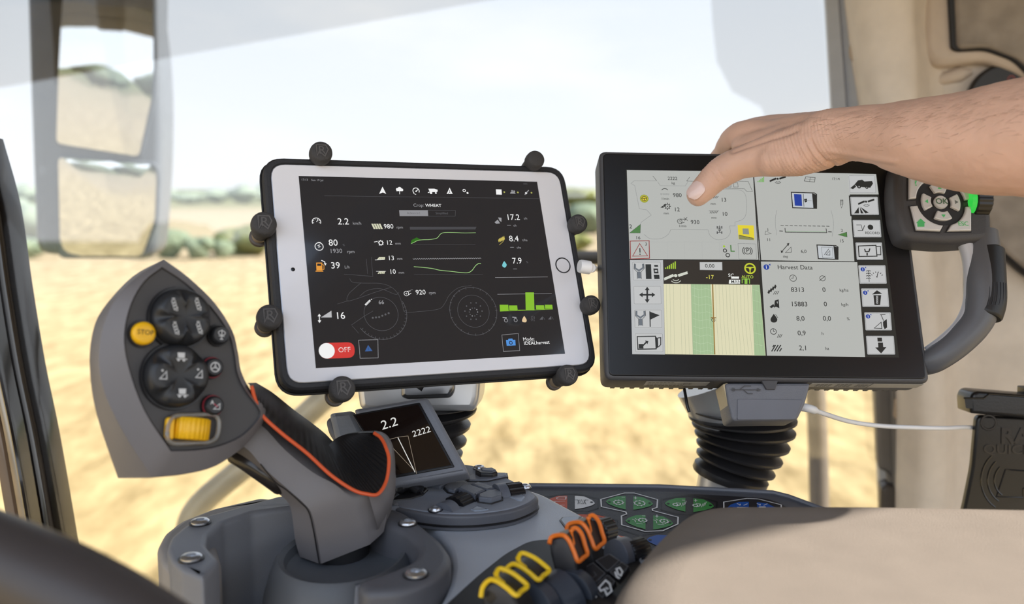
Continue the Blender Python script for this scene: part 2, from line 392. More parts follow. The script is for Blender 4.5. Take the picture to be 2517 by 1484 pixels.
for px, py, wpx in cent:
    a = WH(px, py, .10); b = WH(px+wpx, py, .10)
    xa, xb, y = a[0], b[0], a[1]
    sec = [(xa+.012, -.05), (xa, .02), (xa, .075), (xa+.012, .108), (xa+(xb-xa)*.45, .118), (xb-.012, .105), (xb, .07), (xb+.02, .02), (xb+.05, -.02), (xa+.05, -.06)]
    rows.append([wf.W(u, y, v) for u, v in sec])
pl.grid(surf(rows, 4, 3, True), BEIGE, True)
structure(pl.build('trim_8'), None)
# grey outer seal strip of the window frame beside the pillar
sl = MB(); a = []
for px, py, w in ((2012, -260, 60), (2030, 0, 64), (2045, 265, 75), (2080, 500, 78), (2118, 760, 70), (2150, 960, 66), (2160, 1130, 60), (2168, 1300, 56)):
    x0, y0 = WH(px, py, .02); x1, _ = WH(px+w, py, .02); a.append([wf.W(x0, y0, -.03), wf.W(x0, y0, .02), wf.W(x0+(x1-x0)*.45, y0, .028), wf.W(x0+(x1-x0)*.5, y0, .022), wf.W(x1, y0, .03), wf.W(x1+.02, y0, -.03)])
sl.ring_loft(a, M('window_frame_grey', 'a9acb2', .45, var=.04)); structure(sl.build('trim_1'), None)
# plugs on the pillar
for (px, py, rx, ry, lab) in ((2112, 122, 9, 30, 'small oval beige plug high on the beige pillar'), (2216, 1005, 8, 30, 'small oval beige plug low on the beige pillar beside the cable')):
    x, y = WH(px, py, .06); f2 = frame(wf.W(x, y, .062), (-.93, -.36, 0), (0, 0, 1))
    t = MB().lathe(f2, [(.0185, -.006), (.0185, .002), (.0165, .004)], 24, M('plug', 'b39f88', .5)).build('screw_cover'); tag(t, lab, 'plug', 'plugs on the beige pillar')
# raised moulding around the felt panel, upper right
def wpts(L, z=0): return [WH(a, b, z) for a, b in L]
mo = MB()
mo.prism(wf, rnd(wpts([(2262, -200), (2268, 135), (2300, 165), (2420, 150), (2500, 180), (2700, 330), (2700, -200)], .03), .012), 0, .03, BEIGE2, .012)
structure(mo.build('trim_2'), None)
mo = MB().prism(wf, rnd(wpts([(2318, -200), (2336, 120), (2350, 128), (2420, 124), (2490, 150), (2600, 260), (2700, 300), (2700, -200)], .034), .01), .03, .036, SEAL, .003)
structure(mo.build('trim_3'), None)
mo = MB().prism(wf, rnd(wpts([(2340, -200), (2352, 112), (2362, 120), (2425, 115), (2500, 143), (2640, 265), (2740, 290), (2740, -200)], .04), .01), .034, .043, FELT, .006)
tag(mo.build('fabric_panel'), 'mottled grey-brown fabric panel in the upper right corner of the cab wall', 'panel')
mo = MB().prism(wf, rnd(wpts([(2395, 430), (2420, 560), (2452, 620), (2530, 690), (2740, 760), (2740, 380), (2480, 380)], .03), .02), 0, .028, SEAL, .006)
structure(mo.build('trim_4'), None)
mo = MB().prism(wf, rnd(wpts([(2400, 425), (2428, 556), (2460, 610), (2536, 674), (2740, 742), (2740, 375), (2480, 375)], .036), .02), .02, .034, FELT, .006)
tag(mo.build('fabric_panel'), 'mottled brown fabric panel behind the forearm and the terminal key pad', 'panel')
# beige groove and loudspeaker/knob under the moulding
mo = MB(); g = [wf.W(*WH(px, py, .004), .0) for px, py in ((2265, 203), (2310, 195), (2360, 182), (2390, 176))]
mo.tube(g, [.003, .008, .011, .004], 10, BEIGE2); structure(mo.build('trim_5'), None)
x, y = WH(2470, 240, .02); kf = wf.sub(x, y, .0)
t = thing('rotary_knob', 'round black rotary knob with a faint red symbol behind the forearm', 'knob', kf.o)
MB().lathe(kf, [(.047, 0), (.047, .018), (.043, .022), (.002, .022)], 40, M('black_plastic', '1b1a1c', .35)).build('dial', None, t)
sm = MB(); sy = kf.sub(.006, .025, .0225); sm.arc(sy, 0, 0, .004, .0012, 0, M('red_mark', '9b3a30', .5), 12); sm.line(sy, [(0, -.006), (0, -.004)], .002, 0, M('red_mark', 'x')); sm.build('symbol', None, t)
# ================================================================== outside the glass: mirror, rails
mc = P(265, 190, 2.0)
mf = frame(mc, (.05, -1, -.06), (1, 0, 0))
mt = thing('side_mirror', 'tall grey wing mirror with two mirror glasses outside the windscreen, upper left', 'mirror', mc)
HM = M('mirror_housing', '5d636c', .4, var=.05)
hs = MB(); ol = [mf.hit(a, b) for a, b in ((62, -160), (64, 0), (70, 200), (78, 420), (86, 625), (380, 640), (396, 420), (398, 260), (392, 150), (381, 60), (384, -160))]
hs.prism(mf, rnd(ol, [.03, 0, .05, .05, .035, .04, .06, .05, .02, 0, .03]), -.11, .0, HM, .016, 4, .03); hs.build('housing', None, mt)
sp = MB(); sp.prism(mf, rnd([mf.hit(a, b) for a, b in ((124, -150), (124, 0), (134, 120), (137, 208), (152, 206), (158, 100), (164, 0), (166, -150))], .004), 0, .006, M('mirror_gap', '131314', .4), .003)
sp.build('seam', None, mt)
MG = bpy.data.materials.new('mirror_glass'); MG.use_nodes = True; b_ = MG.node_tree.nodes['Principled BSDF']; b_.inputs['Metallic'].default_value = 1; b_.inputs['Roughness'].default_value = .02; b_.inputs['Base Color'].default_value = (.66, .68, .71, 1)
def mglass(name, pts, cv, tor, px0, py0, tilt=(0, 0)):
    q = [mf.hit(a, b) for a, b in pts]; q = rnd(q, .012, 4); x0, y0 = mf.hit(px0, py0)
    bz = MB(); bz.prism(mf, inset(q, -.006) if area(q) > 0 else inset(q[::-1], -.006), 0, .005, M('mirror_rim', '4c525a', .5), .003); rim = bz.build('rim', None, mt)
    # curved glass: clipped grid over the outline, following z = -c r^2/2 - s u v
    if area(q) < 0: q = q[::-1]
    g = MB(); n = 14; c = Vector((sum(a[0] for a in q)/len(q), sum(a[1] for a in q)/len(q)))
    rings = []
    for k in range(n+1):
        t = 1-k/n; t = max(t, .02); r_ = []
        for a in q:
            u = c + (Vector(a)-c)*t; du, dv = u.x-x0, u.y-y0
            r_.append(mf.W(u.x, u.y, .013 - cv*(du*du+dv*dv)/2 - tor*du*dv - tilt[0]*du - tilt[1]*dv))
        rings.append(r_)
    r0 = [mf.W(a[0], a[1], .002) for a in q]
    g.ring_loft([r0]+rings, MG, False, True); g.build('mirror_glass', None, mt, smooth=60)
mglass('mirror_glass', [(166, -130), (150, 180), (143, 352), (346, 384), (378, 240), (382, 160), (378, -130)], .12, .10, 265, 190)
mglass('mirror_glass', [(148, 386), (150, 628), (352, 628), (384, 540), (388, 440), (384, 405)], .5, .15, 262, 480)
arm = MB(); a0 = mf.W(-.08, .42, -.06); arm.tube([mf.W(-.0, .36, -.06), a0, P(180, -420, 1.75), P(60, -560, 1.6)], [.022, .022, .02, .02], 14, M('mirror_arm', '232426', .5)); arm.build('bracket', None, mt)
STEEL = M('galvanised_rail', '8b897f', .42, metal=.35, var=.05)
pts = [P(a, b, d) for a, b, d in ((1000, 760, 1.62), (860, 915, 1.62), (790, 985, 1.62), (700, 1066, 1.62), (600, 1148, 1.62), (520, 1213, 1.62), (478, 1258, 1.62), (462, 1300, 1.62), (456, 1360, 1.62), (455, 1440, 1.62))]
tag(MB().tube(cr1(pts, 4), .0215, 18, STEEL).build('handrail'), 'slanting grey metal rail outside, passing behind the joystick', 'rail')
pts = [P(a, b, 1.95) for a, b in ((1985, 560), (1995, 760), (2005, 960), (2011, 1100), (2014, 1240), (2016, 1500))]
tag(MB().tube(pts, .0205, 18, M('rail_dark', '6f655a', .5)).build('handrail'), 'upright brown-grey rail outside, below the terminal on the right', 'rail')
tag(MB().tube([P(1180, 632, 1.6), P(1500, 634, 1.6), P(1780, 636, 1.6)], .0125, 14, M('rail_black', '2c2b2b', .5)).build('handrail'), 'dark level bar outside, seen between tablet and terminal', 'rail')
# hinge beside the pillar, lower right
hg = thing('door_hinge', 'dark grey two-part hinge block on the left side of the beige pillar foot', 'hinge', wf.W(*WH(2180, 1260, .05), .05))
def wq(L, z): return [WH(a, b, z) for a, b in L]
MB().prism(wf, rnd(wq([(2149, 930), (2158, 1150), (2178, 1160), (2182, 1192), (2214, 1192), (2205, 930)], .04), .004), .0, .045, M('hinge_grey', '6e6b69', .4), .006).build('hinge_leaf', None, hg)
MB().prism(wf, rnd(wq([(2164, 1200), (2166, 1400), (2216, 1400), (2215, 1198), (2180, 1188)], .05), .004), .01, .055, M('hinge_dark', '4a4441', .4), .006).build('hinge_foot', None, hg)
MB().tube([wf.W(*WH(2197, 930, .05), .05), wf.W(*WH(2207, 1240, .05), .05)], .006, 10, M('hinge_grey', 'x')).build('hinge_pin', None, hg)
# glossy door frame along the left edge
GB = M('gloss_black_frame', '17120f', .12, spec=.6, coat=.5, var=.1)
ln = [(-60, 330), (-14, 500), (15, 700), (48, 900), (85, 1080), (128, 1330), (150, 1480)]
def strip(off, wd, d, zt, mat, prof=None):
    rows = []
    for px, py in ln:
        a = P(px+off, py, d); b = P(px+off+wd, py, d); x = (b-a); w = x.length; x.normalize(); z = Vector((.15, -1, .1)).normalized()
        z = (z - x*z.dot(x)).normalized()
        rows.append([a - z*.03, a + z*zt*.5, a + x*w*.15 + z*zt, a + x*w*.5 + z*zt*1.15, a + x*w*.85 + z*zt, b + z*zt*.5, b - z*.03])
    return MB().ring_loft(surf(rows, 1, 5), mat)
st = strip(-28, 52, .86, .012, GB).build('door_1'); structure(st)
structure(strip(-66, 24, .84, .006, M('frame_chrome_edge', '8d857a', .15, metal=.7, var=.1)).build('trim_10'))
structure(strip(-44, 14, .835, .010, GB).build('trim_11'))
structure(strip(-100, 30, .86, .004, M('frame_brown', '6b5745', .35, coat=.4)).build('trim_12'))
# thick dark rim of the steering wheel, out of focus in the lower left corner
wt = MB(); pts = [P(a, b, d) for a, b, d in ((-330, 1300, .42), (-160, 1318, .40), (-20, 1368, .385), (140, 1440, .37), (300, 1528, .36), (470, 1650, .35), (600, 1790, .345), (660, 1950, .34))]
o = wt.tube(cr1(pts, 6), .0185, 28, M('wheel_leather', '453f3e', .42, bump=.1)).build('steering_wheel'); tag(o, 'dark grey steering wheel rim, blurred, across the lower left corner', 'steering wheel')
# ================================================================== armrest console
GREY = M('console_grey', '7b7d84', .45, bump=.25, bscale=1500, var=.03)
GREYD = M('console_dark', '5b5c62', .42, bump=.2, bscale=1300, var=.03)
PLATE = M('console_plate', 'b4bac4', .38, bump=.3, bscale=1600, var=.03)
BLK = M('black_soft', '232326', .5, bump=.1, bscale=900)
BLK2 = M('black_plastic', '1b1a1c', .35)
def hx(z, L): p = hplane(z); return [p.hit(a, b) for a, b in L]
# --- main deck
dk = thing('armrest_console', 'grey control console under the joystick, keypad pod and paddle levers', 'console', (.05, .55, EYE.z-.45))
d = MB(); hp = hplane(0)
deck = hx(-.238, [(930, 1215), (1010, 1200), (1080, 1182), (1250, 1190), (1330, 1210), (1480, 1290), (1700, 1400)]) + [(.30, .46), (.30, .30)] + hx(-.238, [(1060, 1650), (1060, 1520), (1100, 1450), (1112, 1390), (1104, 1345), (1070, 1300), (1010, 1265), (940, 1250)])
d.prism(hp, rnd(deck, .012), -.34, -.238, PLATE, .004); d.build('deck', None, dk)
MB().prism(hp, hx(-.302, [(300, 1700), (372, 1480), (440, 1330), (620, 1262), (800, 1235), (980, 1255), (1090, 1330), (1110, 1420), (1060, 1700)]), -.34, -.302, M('pit_grey', '3c3d40', .6, bump=.1)).build('pit_floor', None, dk)
# --- round collar round the joystick
col_o = [(499, 1417), (445, 1396), (420, 1372), (410, 1345), (419, 1318), (450, 1291), (503, 1266), (592, 1242), (684, 1217), (800, 1206)]
col_i = [(800, 1240), (715, 1247), (617, 1260), (550, 1283), (512, 1312), (508, 1338), (540, 1374)]
c = MB(); c.prism(hp, rnd(hx(-.223, col_o+col_i), .003, 4), -.34, -.223, GREY, .004, 4); c.build('collar_left', None, dk)
sk = hx(-.240, [(506, 1462), (436, 1438), (398, 1400), (386, 1362), (402, 1330), (440, 1300), (520, 1268), (640, 1240), (700, 1245), (560, 1300), (530, 1345), (545, 1400)])
c = MB(); c.prism(hp, rnd(sk, .004), -.34, -.2335, M('skirt_grey_lit', '8d8885', .5, bump=.1), .006, 4); c.build('collar_skirt', None, dk)  # lighter, warmer grey; light on the flank is put into the colour
col_o = [(930, 1236), (1000, 1258), (1050, 1298), (1088, 1330), (1110, 1360), (1108, 1386), (1080, 1414), (1035, 1436), (986, 1450), (897, 1456)]
col_i = [(873, 1430), (920, 1414), (975, 1394), (1015, 1376), (1031, 1352), (1024, 1330), (995, 1305), (955, 1286), (900, 1262)]
c = MB(); c.prism(hp, rnd(hx(-.225, col_o+col_i), .006, 4), -.34, -.225, GREYD, .005, 4); c.build('collar_right', None, dk)
# back wall of the collar between both arms, under the stick
c = MB(); c.prism(hp, rnd(hx(-.224, [(700, 1222), (800, 1206), (960, 1218), (990, 1240), (950, 1240), (860, 1230), (700, 1242)]), .004), -.34, -.2245, GREY, .005); c.build('collar_back', None, dk)
# --- screws
def screw(px, py, z, r, lab):
    x, y = hplane(z).hit(px, py); t = thing('screw', lab, 'screw', (x, y, EYE.z+z), 'bright metal screws of the console'); f = hplane(z)
    MB().lathe(f, [(r, 0), (r*.98, .0012), (r*.8, .0022), (r*.45, .0024), (r*.42, .0008), (.0002, .0008)], 28, M('screw_metal', 'c9cbd0', .25, metal=.9, var=.03), x, y).build('head', None, t)
    MB().lathe(f, [(r*1.18, -.0004), (r*1.18, .0003), (r*1.0, .0003), (r*1.0, -.0004)], 28, BLK2, x, y, cap0=False, cap1=False).build('washer_gap', None, t)
for a in ((492, 1284, -.2225, .0062, 'screw on the far left of the collar, upper of the two left of the joystick'), (470, 1372, -.2225, .0066, 'screw on the left of the collar, lower of the two left of the joystick'),
          (1002, 1286, -.2245, .0056, 'screw on the collar right behind the joystick foot'), (1022, 1411, -.2245, .0066, 'screw at the front right of the collar')): screw(*a)
# --- bowl below the stick
hb = hplane(0); x0, y0 = hplane(-.238).hit(843, 1352)
b = MB(); b.lathe(hb, [(.057, -.3015), (.056, -.290), (.0535, -.278), (.0510, -.262), (.0475, -.250), (.0445, -.2425), (.0415, -.2390), (.0380, -.2410), (.0365, -.2465), (.030, -.2495), (.015, -.2505), (.001, -.2505)], 56, M('bowl_grey', '5a5d62', .45, bump=.1), x0, y0, ey=1.2)
o = b.build('boot_ring'); tag(o, 'round dark grey dished ring the joystick stands in', 'ring')
# front lip of the collar (bright edge piece at the bottom)
c = MB(); c.prism(hp, rnd(hx(-.238, [(873, 1432), (866, 1560), (900, 1560), (898, 1445)]), .003), -.33, -.2375, M('console_edge_light', '8a8d95', .45), .003); c.build('collar_lip', None, dk)
# --- keypad pod
pf = hplane(-.2265); cx, cy = pf.hit(1110, 1232)
ex = [pf.hit(a, b) for a, b in ((1322, 1218), (1313, 1232), (1284, 1246), (1244, 1257), (1170, 1266), (1090, 1266), (1010, 1256), (955, 1243), (905, 1222), (925, 1180), (1000, 1150), (1090, 1138), (1150, 1142), (1195, 1152), (1245, 1172), (1290, 1196))]
exs = [(p.x, p.y) for p in cr1c([Vector((a, b, 0)) for a, b in ex], 5)]
pod = thing('keypad_pod', 'round dark grey keypad pod with wheels and keys right of the joystick', 'keypad', (cx, cy, EYE.z-.238))
PODT = M('pod_top', '868b96', .42, bump=.6, bscale=1800, var=.12)
MB().prism(hp, exs, -.2375, -.2265, GREYD, .0022, 4).build('housing', None, pod)
MB().prism(hp, inset(exs if area(exs) > 0 else exs[::-1], .0026), -.227, -.2257, PODT, .0006).build('top_plate', None, pod)
g = MB(); g.tube([Vector((x, y, EYE.z-.2345)) for x, y in exs]+[Vector((exs[0][0], exs[0][1], EYE.z-.2345))], .0009, 6, BLK2, False); g.build('seam', None, pod)
KEY = M('keypad_key', '5e626c', .38, bump=.3, bscale=1500); KEYW = M('keypad_window', '8d97a6', .25)
zt = -.2257
def podq(L): return hx(zt, [(950+a/6.2925, 1100+b/6.2925) for a, b in L])
def key(L, h, mat=KEY, r=.0008, bev=.0012, name='key', base=None):
    q = podq(L)
    if base: MB().prism(hp, inset(q if area(q) > 0 else q[::-1], -.0012), zt-.001, zt+.0008, BLK2, .0004).build('key_surround', None, pod)
    return MB().prism(hp, rnd(q, r), zt-.001, zt+h, mat, bev).build(name, None, pod)
key([(1225, 480), (1330, 430), (1500, 400), (1850, 410), (1860, 460), (1700, 495), (1560, 525), (1280, 525)], .0016, M('key_frame', '767a84', .4), base=1)
key([(1370, 440), (1450, 405), (1640, 400), (1720, 460), (1640, 490), (1450, 485)], .005, BLK2)
key([(1450, 415), (1640, 405), (1700, 440), (1640, 465), (1470, 455)], .0056, KEY)
key([(590, 590), (660, 540), (960, 470), (1080, 565), (830, 640), (640, 615)], .003)
key([(900, 640), (960, 600), (1170, 570), (1340, 610), (1090, 690), (1050, 720), (960, 700)], .003, base=1)
key([(1110, 700), (1170, 655), (1290, 650), (1530, 735), (1400, 790), (1370, 830)], .0045, base=1)
key([(1300, 640), (1420, 605), (1690, 700), (1550, 735)], .0045, base=1)
key([(1420, 800), (1560, 745), (1700, 715), (1780, 760), (1780, 820), (1620, 870), (1430, 850)], .0045, base=1)
key([(1290, 960), (1400, 900), (1590, 960), (1470, 985), (1350, 985)], .0006, KEYW, name='lens')
key([(1890, 760), (2100, 725), (2150, 765), (2090, 830), (2030, 825)], .0006, KEYW, name='lens')
key([(95, 830), (120, 790), (350, 650), (500, 560), (650, 660), (560, 745), (380, 800)], .0014, BLK2, name='rocker')
rk = MB(); a, b2 = podq([(130, 780), (520, 700)]); rk.tube(cr1([Vector((*podq([q])[0], EYE.z+zt+h)) for q, h in (((110, 790), .001), ((220, 720), .005), ((360, 700), .006), ((500, 720), .003), ((560, 735), .001))], 4), [.0005]*3+[.0045]*11+[.0015]*3, 12, BLK2); rk.build('rocker', None, pod)
# symbols on the rocker
s_ = MB(); x, y = podq([(380, 690)])[0]; fs = frame((x, y, EYE.z+zt+.0112), (0, -.3, 1)); s_.line(fs, [(-.002, 0), (.0, .001), (.002, -.001)], .0005, 0, M('mark_white', 'd9d9d9', .5)); s_.arc(fs, -.004, -.001, .0012, .0005, 0, M('mark_white', 'x'), 10); s_.build('symbol', None, pod)
def wheel(c0, c1, rad, mat, name, ribs=26, lift=0):
    a = Vector((*podq([c0])[0], EYE.z+zt+lift)); b = Vector((*podq([c1])[0], EYE.z+zt+lift)); ax = (b-a); w = ax.length; f = frame(a, ax, (0, 0, 1)); m = MB()
    prof = [[f.W(q*math.cos(2*math.pi*k/96), q*math.sin(2*math.pi*k/96), z) for k in range(96) for q in [rad*(1 - (.06 if ribs and (k*ribs//96) % 2 else 0))]] for z in (0, w)]
    m.ring_loft(prof, mat); m.build(name, None, pod)
wheel((1040, 880), (1215, 800), .0105, BLK2, 'thumb_wheel', 30, -.0045)
wheel((880, 960), (1000, 910), .0105, KEY, 'wheel_guard', 0, -.0055)
wheel((1860, 690), (2080, 660), .0110, BLK2, 'thumb_wheel', 30, -.0045)
wheel((1700, 710), (1840, 690), .0115, KEY, 'wheel_guard', 0, -.0045)
for px, py, lab in ((1070, 1253, 'screw at the front of the keypad pod'), (1178, 1151, 'screw at the back of the keypad pod beside the small display'), (1290, 1198, 'screw at the right edge of the keypad pod')): screw(px, py, zt, .0046, lab)
# --- small display on the pod
df = frame(P(1000, 1090, .690), (-.10, -.80, .62), (.965, .10, .27))
def DQ(L, z=0): return [df.hit(a, b, z) for a, b in L]
sd = thing('small_display', 'small grey framed display reading 2.2 behind the joystick grip', 'display', df.H(1040, 1180))
dq = DQ([(868, 1006), (1048, 976), (1150, 1160), (985, 1186), (950, 1190), (905, 1105)])
bz = DQ([(868, 1004), (1050, 974), (1152, 1160), (960, 1196)])
MB().prism(df, rnd(bz, .003), -.014, 0, GREY, .003).build('frame', None, sd)
MB().prism(df, rnd(DQ([(806, 1012), (868, 1004), (960, 1196), (930, 1215), (880, 1180), (822, 1078)], -.006), .004), -.03, -.006, M('display_side', '7f8288', .5, bump=.2), .005).build('side_cover', None, sd)
MB().prism(df, rnd(DQ([(798, 1030), (830, 1010), (900, 1150), (840, 1110), (806, 1062)], -.02), .004), -.045, -.02, GREYD, .004).build('back_cover', None, sd)
scq = DQ([(866, 1020), (1032, 990), (1118, 1148), (962, 1176)])
MB().prism(df, rnd(scq, .0012), .0, .0012, BLK2, .0006).build('screen_bezel', None, sd)
s = MB(); q = inset(scq if area(scq) > 0 else scq[::-1], .0018)
s.poly(df, q, .0014, M('small_screen', '1c1310', .12, spec=.5, coat=.6))
WT = E_('e8e8e4', .9); LN = E_('a89a88', .8)
def dt(txt, px, py, h, mat=WT):
    x, y = df.hit(px, py, .0016); s.text(df, txt, x, y, h, .0016, mat, 'CENTER')
dt('2.2', 957, 1041, .0108); dt('2222', 1036, 1061, .0072)
def dl(L, w=.0003, mat=LN): s.line(df, DQ(L, .0016), w, .0016, mat)
dl([(948, 1082), (978, 1074)]); dl([(978, 1074), (1003, 1071)]); dl([(948, 1082), (1020, 1158)]); dl([(1003, 1071), (1024, 1164)]); dl([(978, 1075), (1020, 1160)], .0006, WT)
s.build('screen', None, sd)
# ================================================================== white tablet in its clamp mount
def camfr(o, x, y, z): return Fr(EYE + c2w(o), c2w(x), c2w(y), c2w(z))
tf = camfr((-0.05899256, 0.02671084, -0.70604335), (0.91809863, 0.02991527, -0.39522143), (-0.14309671, 0.95491030, -0.26013392), (0.36961904, 0.29538348, 0.88098262))
tb = thing('tablet', 'white tablet with a dark crop readout on its screen, held in a clamp mount', 'tablet', tf.W(0, -.09, -.004))
WHT = M('tablet_white', 'e8e7ec', .3, coat=.4, var=.01); ALU = M('tablet_edge', 'b9bac0', .3, metal=.8, var=.02)
CASE = M('case_black', '2a2a2d', .6, bump=.3, bscale=800)
bx = [tf.hit(a, b) for a, b in ((664, 401), (1376, 421), (1455, 898), (704, 943))]
X0 = (bx[0][0]+bx[3][0])/2; X1 = (bx[1][0]+bx[2][0])/2; Y1 = (bx[0][1]+bx[1][1])/2; Y0 = (bx[2][1]+bx[3][1])/2
print('tablet', X0, X1, Y0, Y1)
MB().box(tf, X0, X1, Y0, Y1, -.0065, -.0002, ALU, .012, .0012, 3, .002).build('shell', None, tb)
MB().box(tf, X0+.0009, X1-.0009, Y0+.0009, Y1-.0009, -.0015, .0, WHT, .011, .0004).build('front_glass', None, tb)
d = MB(); SX, SY = .0985, .074
d.box(tf, -SX, SX, -SY, SY, .0, .00015, M('tablet_screen', '26262a', .1, spec=.5, coat=.3, emit=.9)); Z = .00022
W_ = E_('f2f2f2'); G_ = E_('9c9ca0'); GD = E_('5c5c60'); GL = E_('6fbf3a'); OR = E_('e59a3a'); RD = E_('cf3a36'); BLU = E_('4f8fd8'); GB_ = E_('86bd30'); CY = E_('79c9d0')
OX, OY, SC = 600, 320, 2.1822      # crop the reading was taken from
def T(x, y): return tf.hit(OX+x/SC, OY+y/SC)
PX = .197/(600)/SC*1.0             # metres per crop pixel
def tt(txt, x, y, h, mat=W_, al='LEFT', bold=0): a = T(x, y); d.text(tf, txt, a[0], a[1], h*PX*1.38, Z, mat, al, bold)
def tl(L, w=2, mat=W_, closed=False): d.line(tf, [T(*q) for q in L], w*PX, Z, mat, closed)
def tp(L, mat=W_, z=0): d.poly(tf, [T(*q) for q in L], Z+z, mat)
def tc_(x, y, r, mat=W_, z=0): a = T(x, y); d.disc(tf, a[0], a[1], r*PX, Z+z, mat)
def ta(x, y, r, w=2, mat=W_, a0=0, a1=6.2832, n=24): a = T(x, y); d.arc(tf, a[0], a[1], r*PX, w*PX, Z, mat, n, a0, a1)
tt('17:13', 306, 266, 11, G_); tt('Sun 19 Jul', 360, 268, 11, G_); tt('100%', 1495, 288, 9, GD)
tp([(742, 303), (762, 342), (744, 334), (724, 342)]); tp([(1102, 308), (1118, 342), (1086, 342)]); tl([(1102, 322), (1102, 336)], 4, E_('26262a', .9)); tl([(1102, 333), (1092, 342)], 3, E_('26262a', .9)); tl([(1102, 333), (1112, 342)], 3, E_('26262a', .9))
for a, b, r in ((822, 318, 8), (834, 314, 10), (845, 320, 8)): tc_(a, b, r)
tp([(818, 318), (850, 318), (850, 327), (816, 327)]); tl([(834, 326), (834, 344)], 3)
ta(922, 326, 17, 4, W_, -.5, 3.9); tl([(922, 328), (932, 318)], 4); tc_(922, 328, 4); tl([(908, 340), (922, 345)], 3)
tp([(988, 314), (1020, 314), (1038, 320), (1036, 332), (1000, 332), (992, 324)]); tc_(1002, 336, 7); tc_(1028, 337, 5); tl([(986, 336), (996, 330)], 4)
ta(1180, 324, 7, 4); tc_(1198, 337, 4); ta(1198, 337, 5, 1.5)
tp([(1350, 317), (1380, 318), (1382, 346), (1352, 345)]); tc_(1395, 332, 5, E_('a9a85a')); tc_(1437, 326, 5, G_); tc_(1448, 328, 5, G_); tp([(1426, 340), (1456, 341), (1450, 332), (1430, 331)], G_); tc_(1468, 334, 5, E_('a9a85a')); tl([(1505, 346), (1526, 322)], 5, G_); tc_(1512, 338, 6, W_); tc_(1541, 336, 5, E_('a9a85a'))
tl([(430, 352), (1590, 367)], 1.2, GD)
tt('Crop:', 907, 403, 18, G_); tt('WHEAT', 972, 404, 18, W_, bold=.006)
tp([(831, 429), (985, 429), (987, 461), (834, 461)], E_('8f8f93')); tl([(985, 429), (1133, 431), (1132, 461), (987, 461)], 1.5, GD, True); tt('Advanced', 908, 445, 13, GD, 'CENTER'); tt('Simplified', 1060, 446, 13, GD, 'CENTER')
ta(388, 492, 21, 3.5, W_, -.45, 3.6); tl([(388, 492), (397, 479)], 3)
for k in range(6): aa = -.3+k*.75; a = T(388, 492); d.line(tf, [(a[0]+13*PX*math.cos(aa), a[1]+13*PX*math.sin(aa)), (a[0]+18*PX*math.cos(aa), a[1]+18*PX*math.sin(aa))], 2*PX, Z, W_)
tt('2.2', 500, 491, 35); tt('km/h', 582, 500, 16, G_)
ta(402, 624, 20, 3.5); tl([(394, 602), (410, 602)], 4); tl([(394, 620), (404, 614), (400, 628), (410, 624)], 3); tt('80', 452, 605, 34); tt('%', 528, 616, 12, GD); tt('1930', 458, 649, 23, G_); tt('rpm', 551, 652, 17, G_)
tp([(386, 710), (418, 710), (420, 752), (388, 752)], OR); tp([(391, 716), (413, 716), (414, 728), (392, 728)], E_('26262a', .9), .0001); tl([(420, 718), (428, 726), (428, 746), (421, 748)], 3, OR); tl([(383, 756), (424, 756)], 5, OR); tl([(414, 698), (432, 706), (434, 718)], 4); tp([(428, 714), (442, 714), (436, 726)])
tt('39', 464, 727, 34); tt('L/h', 538, 735, 15, G_)
for k in range(4): tp([(682+k*13, 502), (692+k*13, 502), (705+k*13, 530), (695+k*13, 530)], E_('d2d2b8'))
tt('980', 748, 517, 25); tt('rpm', 817, 521, 15, G_)
ta(733, 604, 10, 4); tl([(697, 600), (716, 596)], 3); tl([(722, 618), (748, 614)], 3, G_)
for k in range(8): aa = k*.785; a = T(733, 604); d.line(tf, [(a[0]+10*PX*math.cos(aa), a[1]+10*PX*math.sin(aa)), (a[0]+15*PX*math.cos(aa), a[1]+15*PX*math.sin(aa))], 4*PX, Z, W_)
tt('12', 760, 604, 25); tt('mm', 810, 608, 14, G_)
for k in range(4): tp([(712+k*11, 694), (722+k*11, 694), (732+k*8, 680), (724+k*8, 680)], E_('d2d2b8'))
tl([(702, 696), (752, 694)], 2.5); tt('13', 770, 687, 25); tt('mm', 819, 690, 14, G_)
for k in range(4): tp([(716+k*10, 770), (722+k*10, 770), (732+k*8, 758), (724+k*8, 757)], E_('d2d2b8'))
tl([(708, 757), (760, 757)], 2); tt('10', 778, 760, 25); tt('mm', 828, 764, 14, G_)
ta(870, 876, 12, 2.5); ta(870, 876, 3, 2); tl([(872, 864), (892, 862)], 2.5); tl([(880, 884), (896, 874)], 2.5); tl([(892, 858), (904, 855)], 2, G_); tt('920', 919, 871, 26); tt('rpm', 990, 873, 16, G_)
tp([(888, 518), (1246, 518), (1240, 532), (890, 534)], E_('47474b'))
def wav(pts, n=6): return [(v.x, v.y) for v in cr1([Vector((a, b, 0)) for a, b in pts], n)]
g1 = wav([(897, 608), (910, 602), (930, 592), (955, 588), (1000, 586), (1035, 578), (1052, 558), (1075, 549), (1130, 549), (1180, 551), (1242, 550)])
g2 = wav([(910, 732), (960, 736), (1010, 742), (1050, 751), (1110, 757), (1160, 763), (1200, 764), (1222, 752), (1240, 728), (1256, 716), (1270, 716)])
tl(g1, 2.5, E_('a8d98a')); tl(g2, 3, E_('a8d98a'))
tp([(893, 610), (897, 590), (925, 575), (950, 588), (925, 594)], E_('2f6b1c'), -.00003)
tl([(893, 612), (1240, 613)], 1, GD); tl([(912, 772), (1280, 773)], 1, GD)
tl([(905+k*6, 690+(3 if k % 2 else -2)-(k*.06)) for k in range(62)], 2.2, G_)
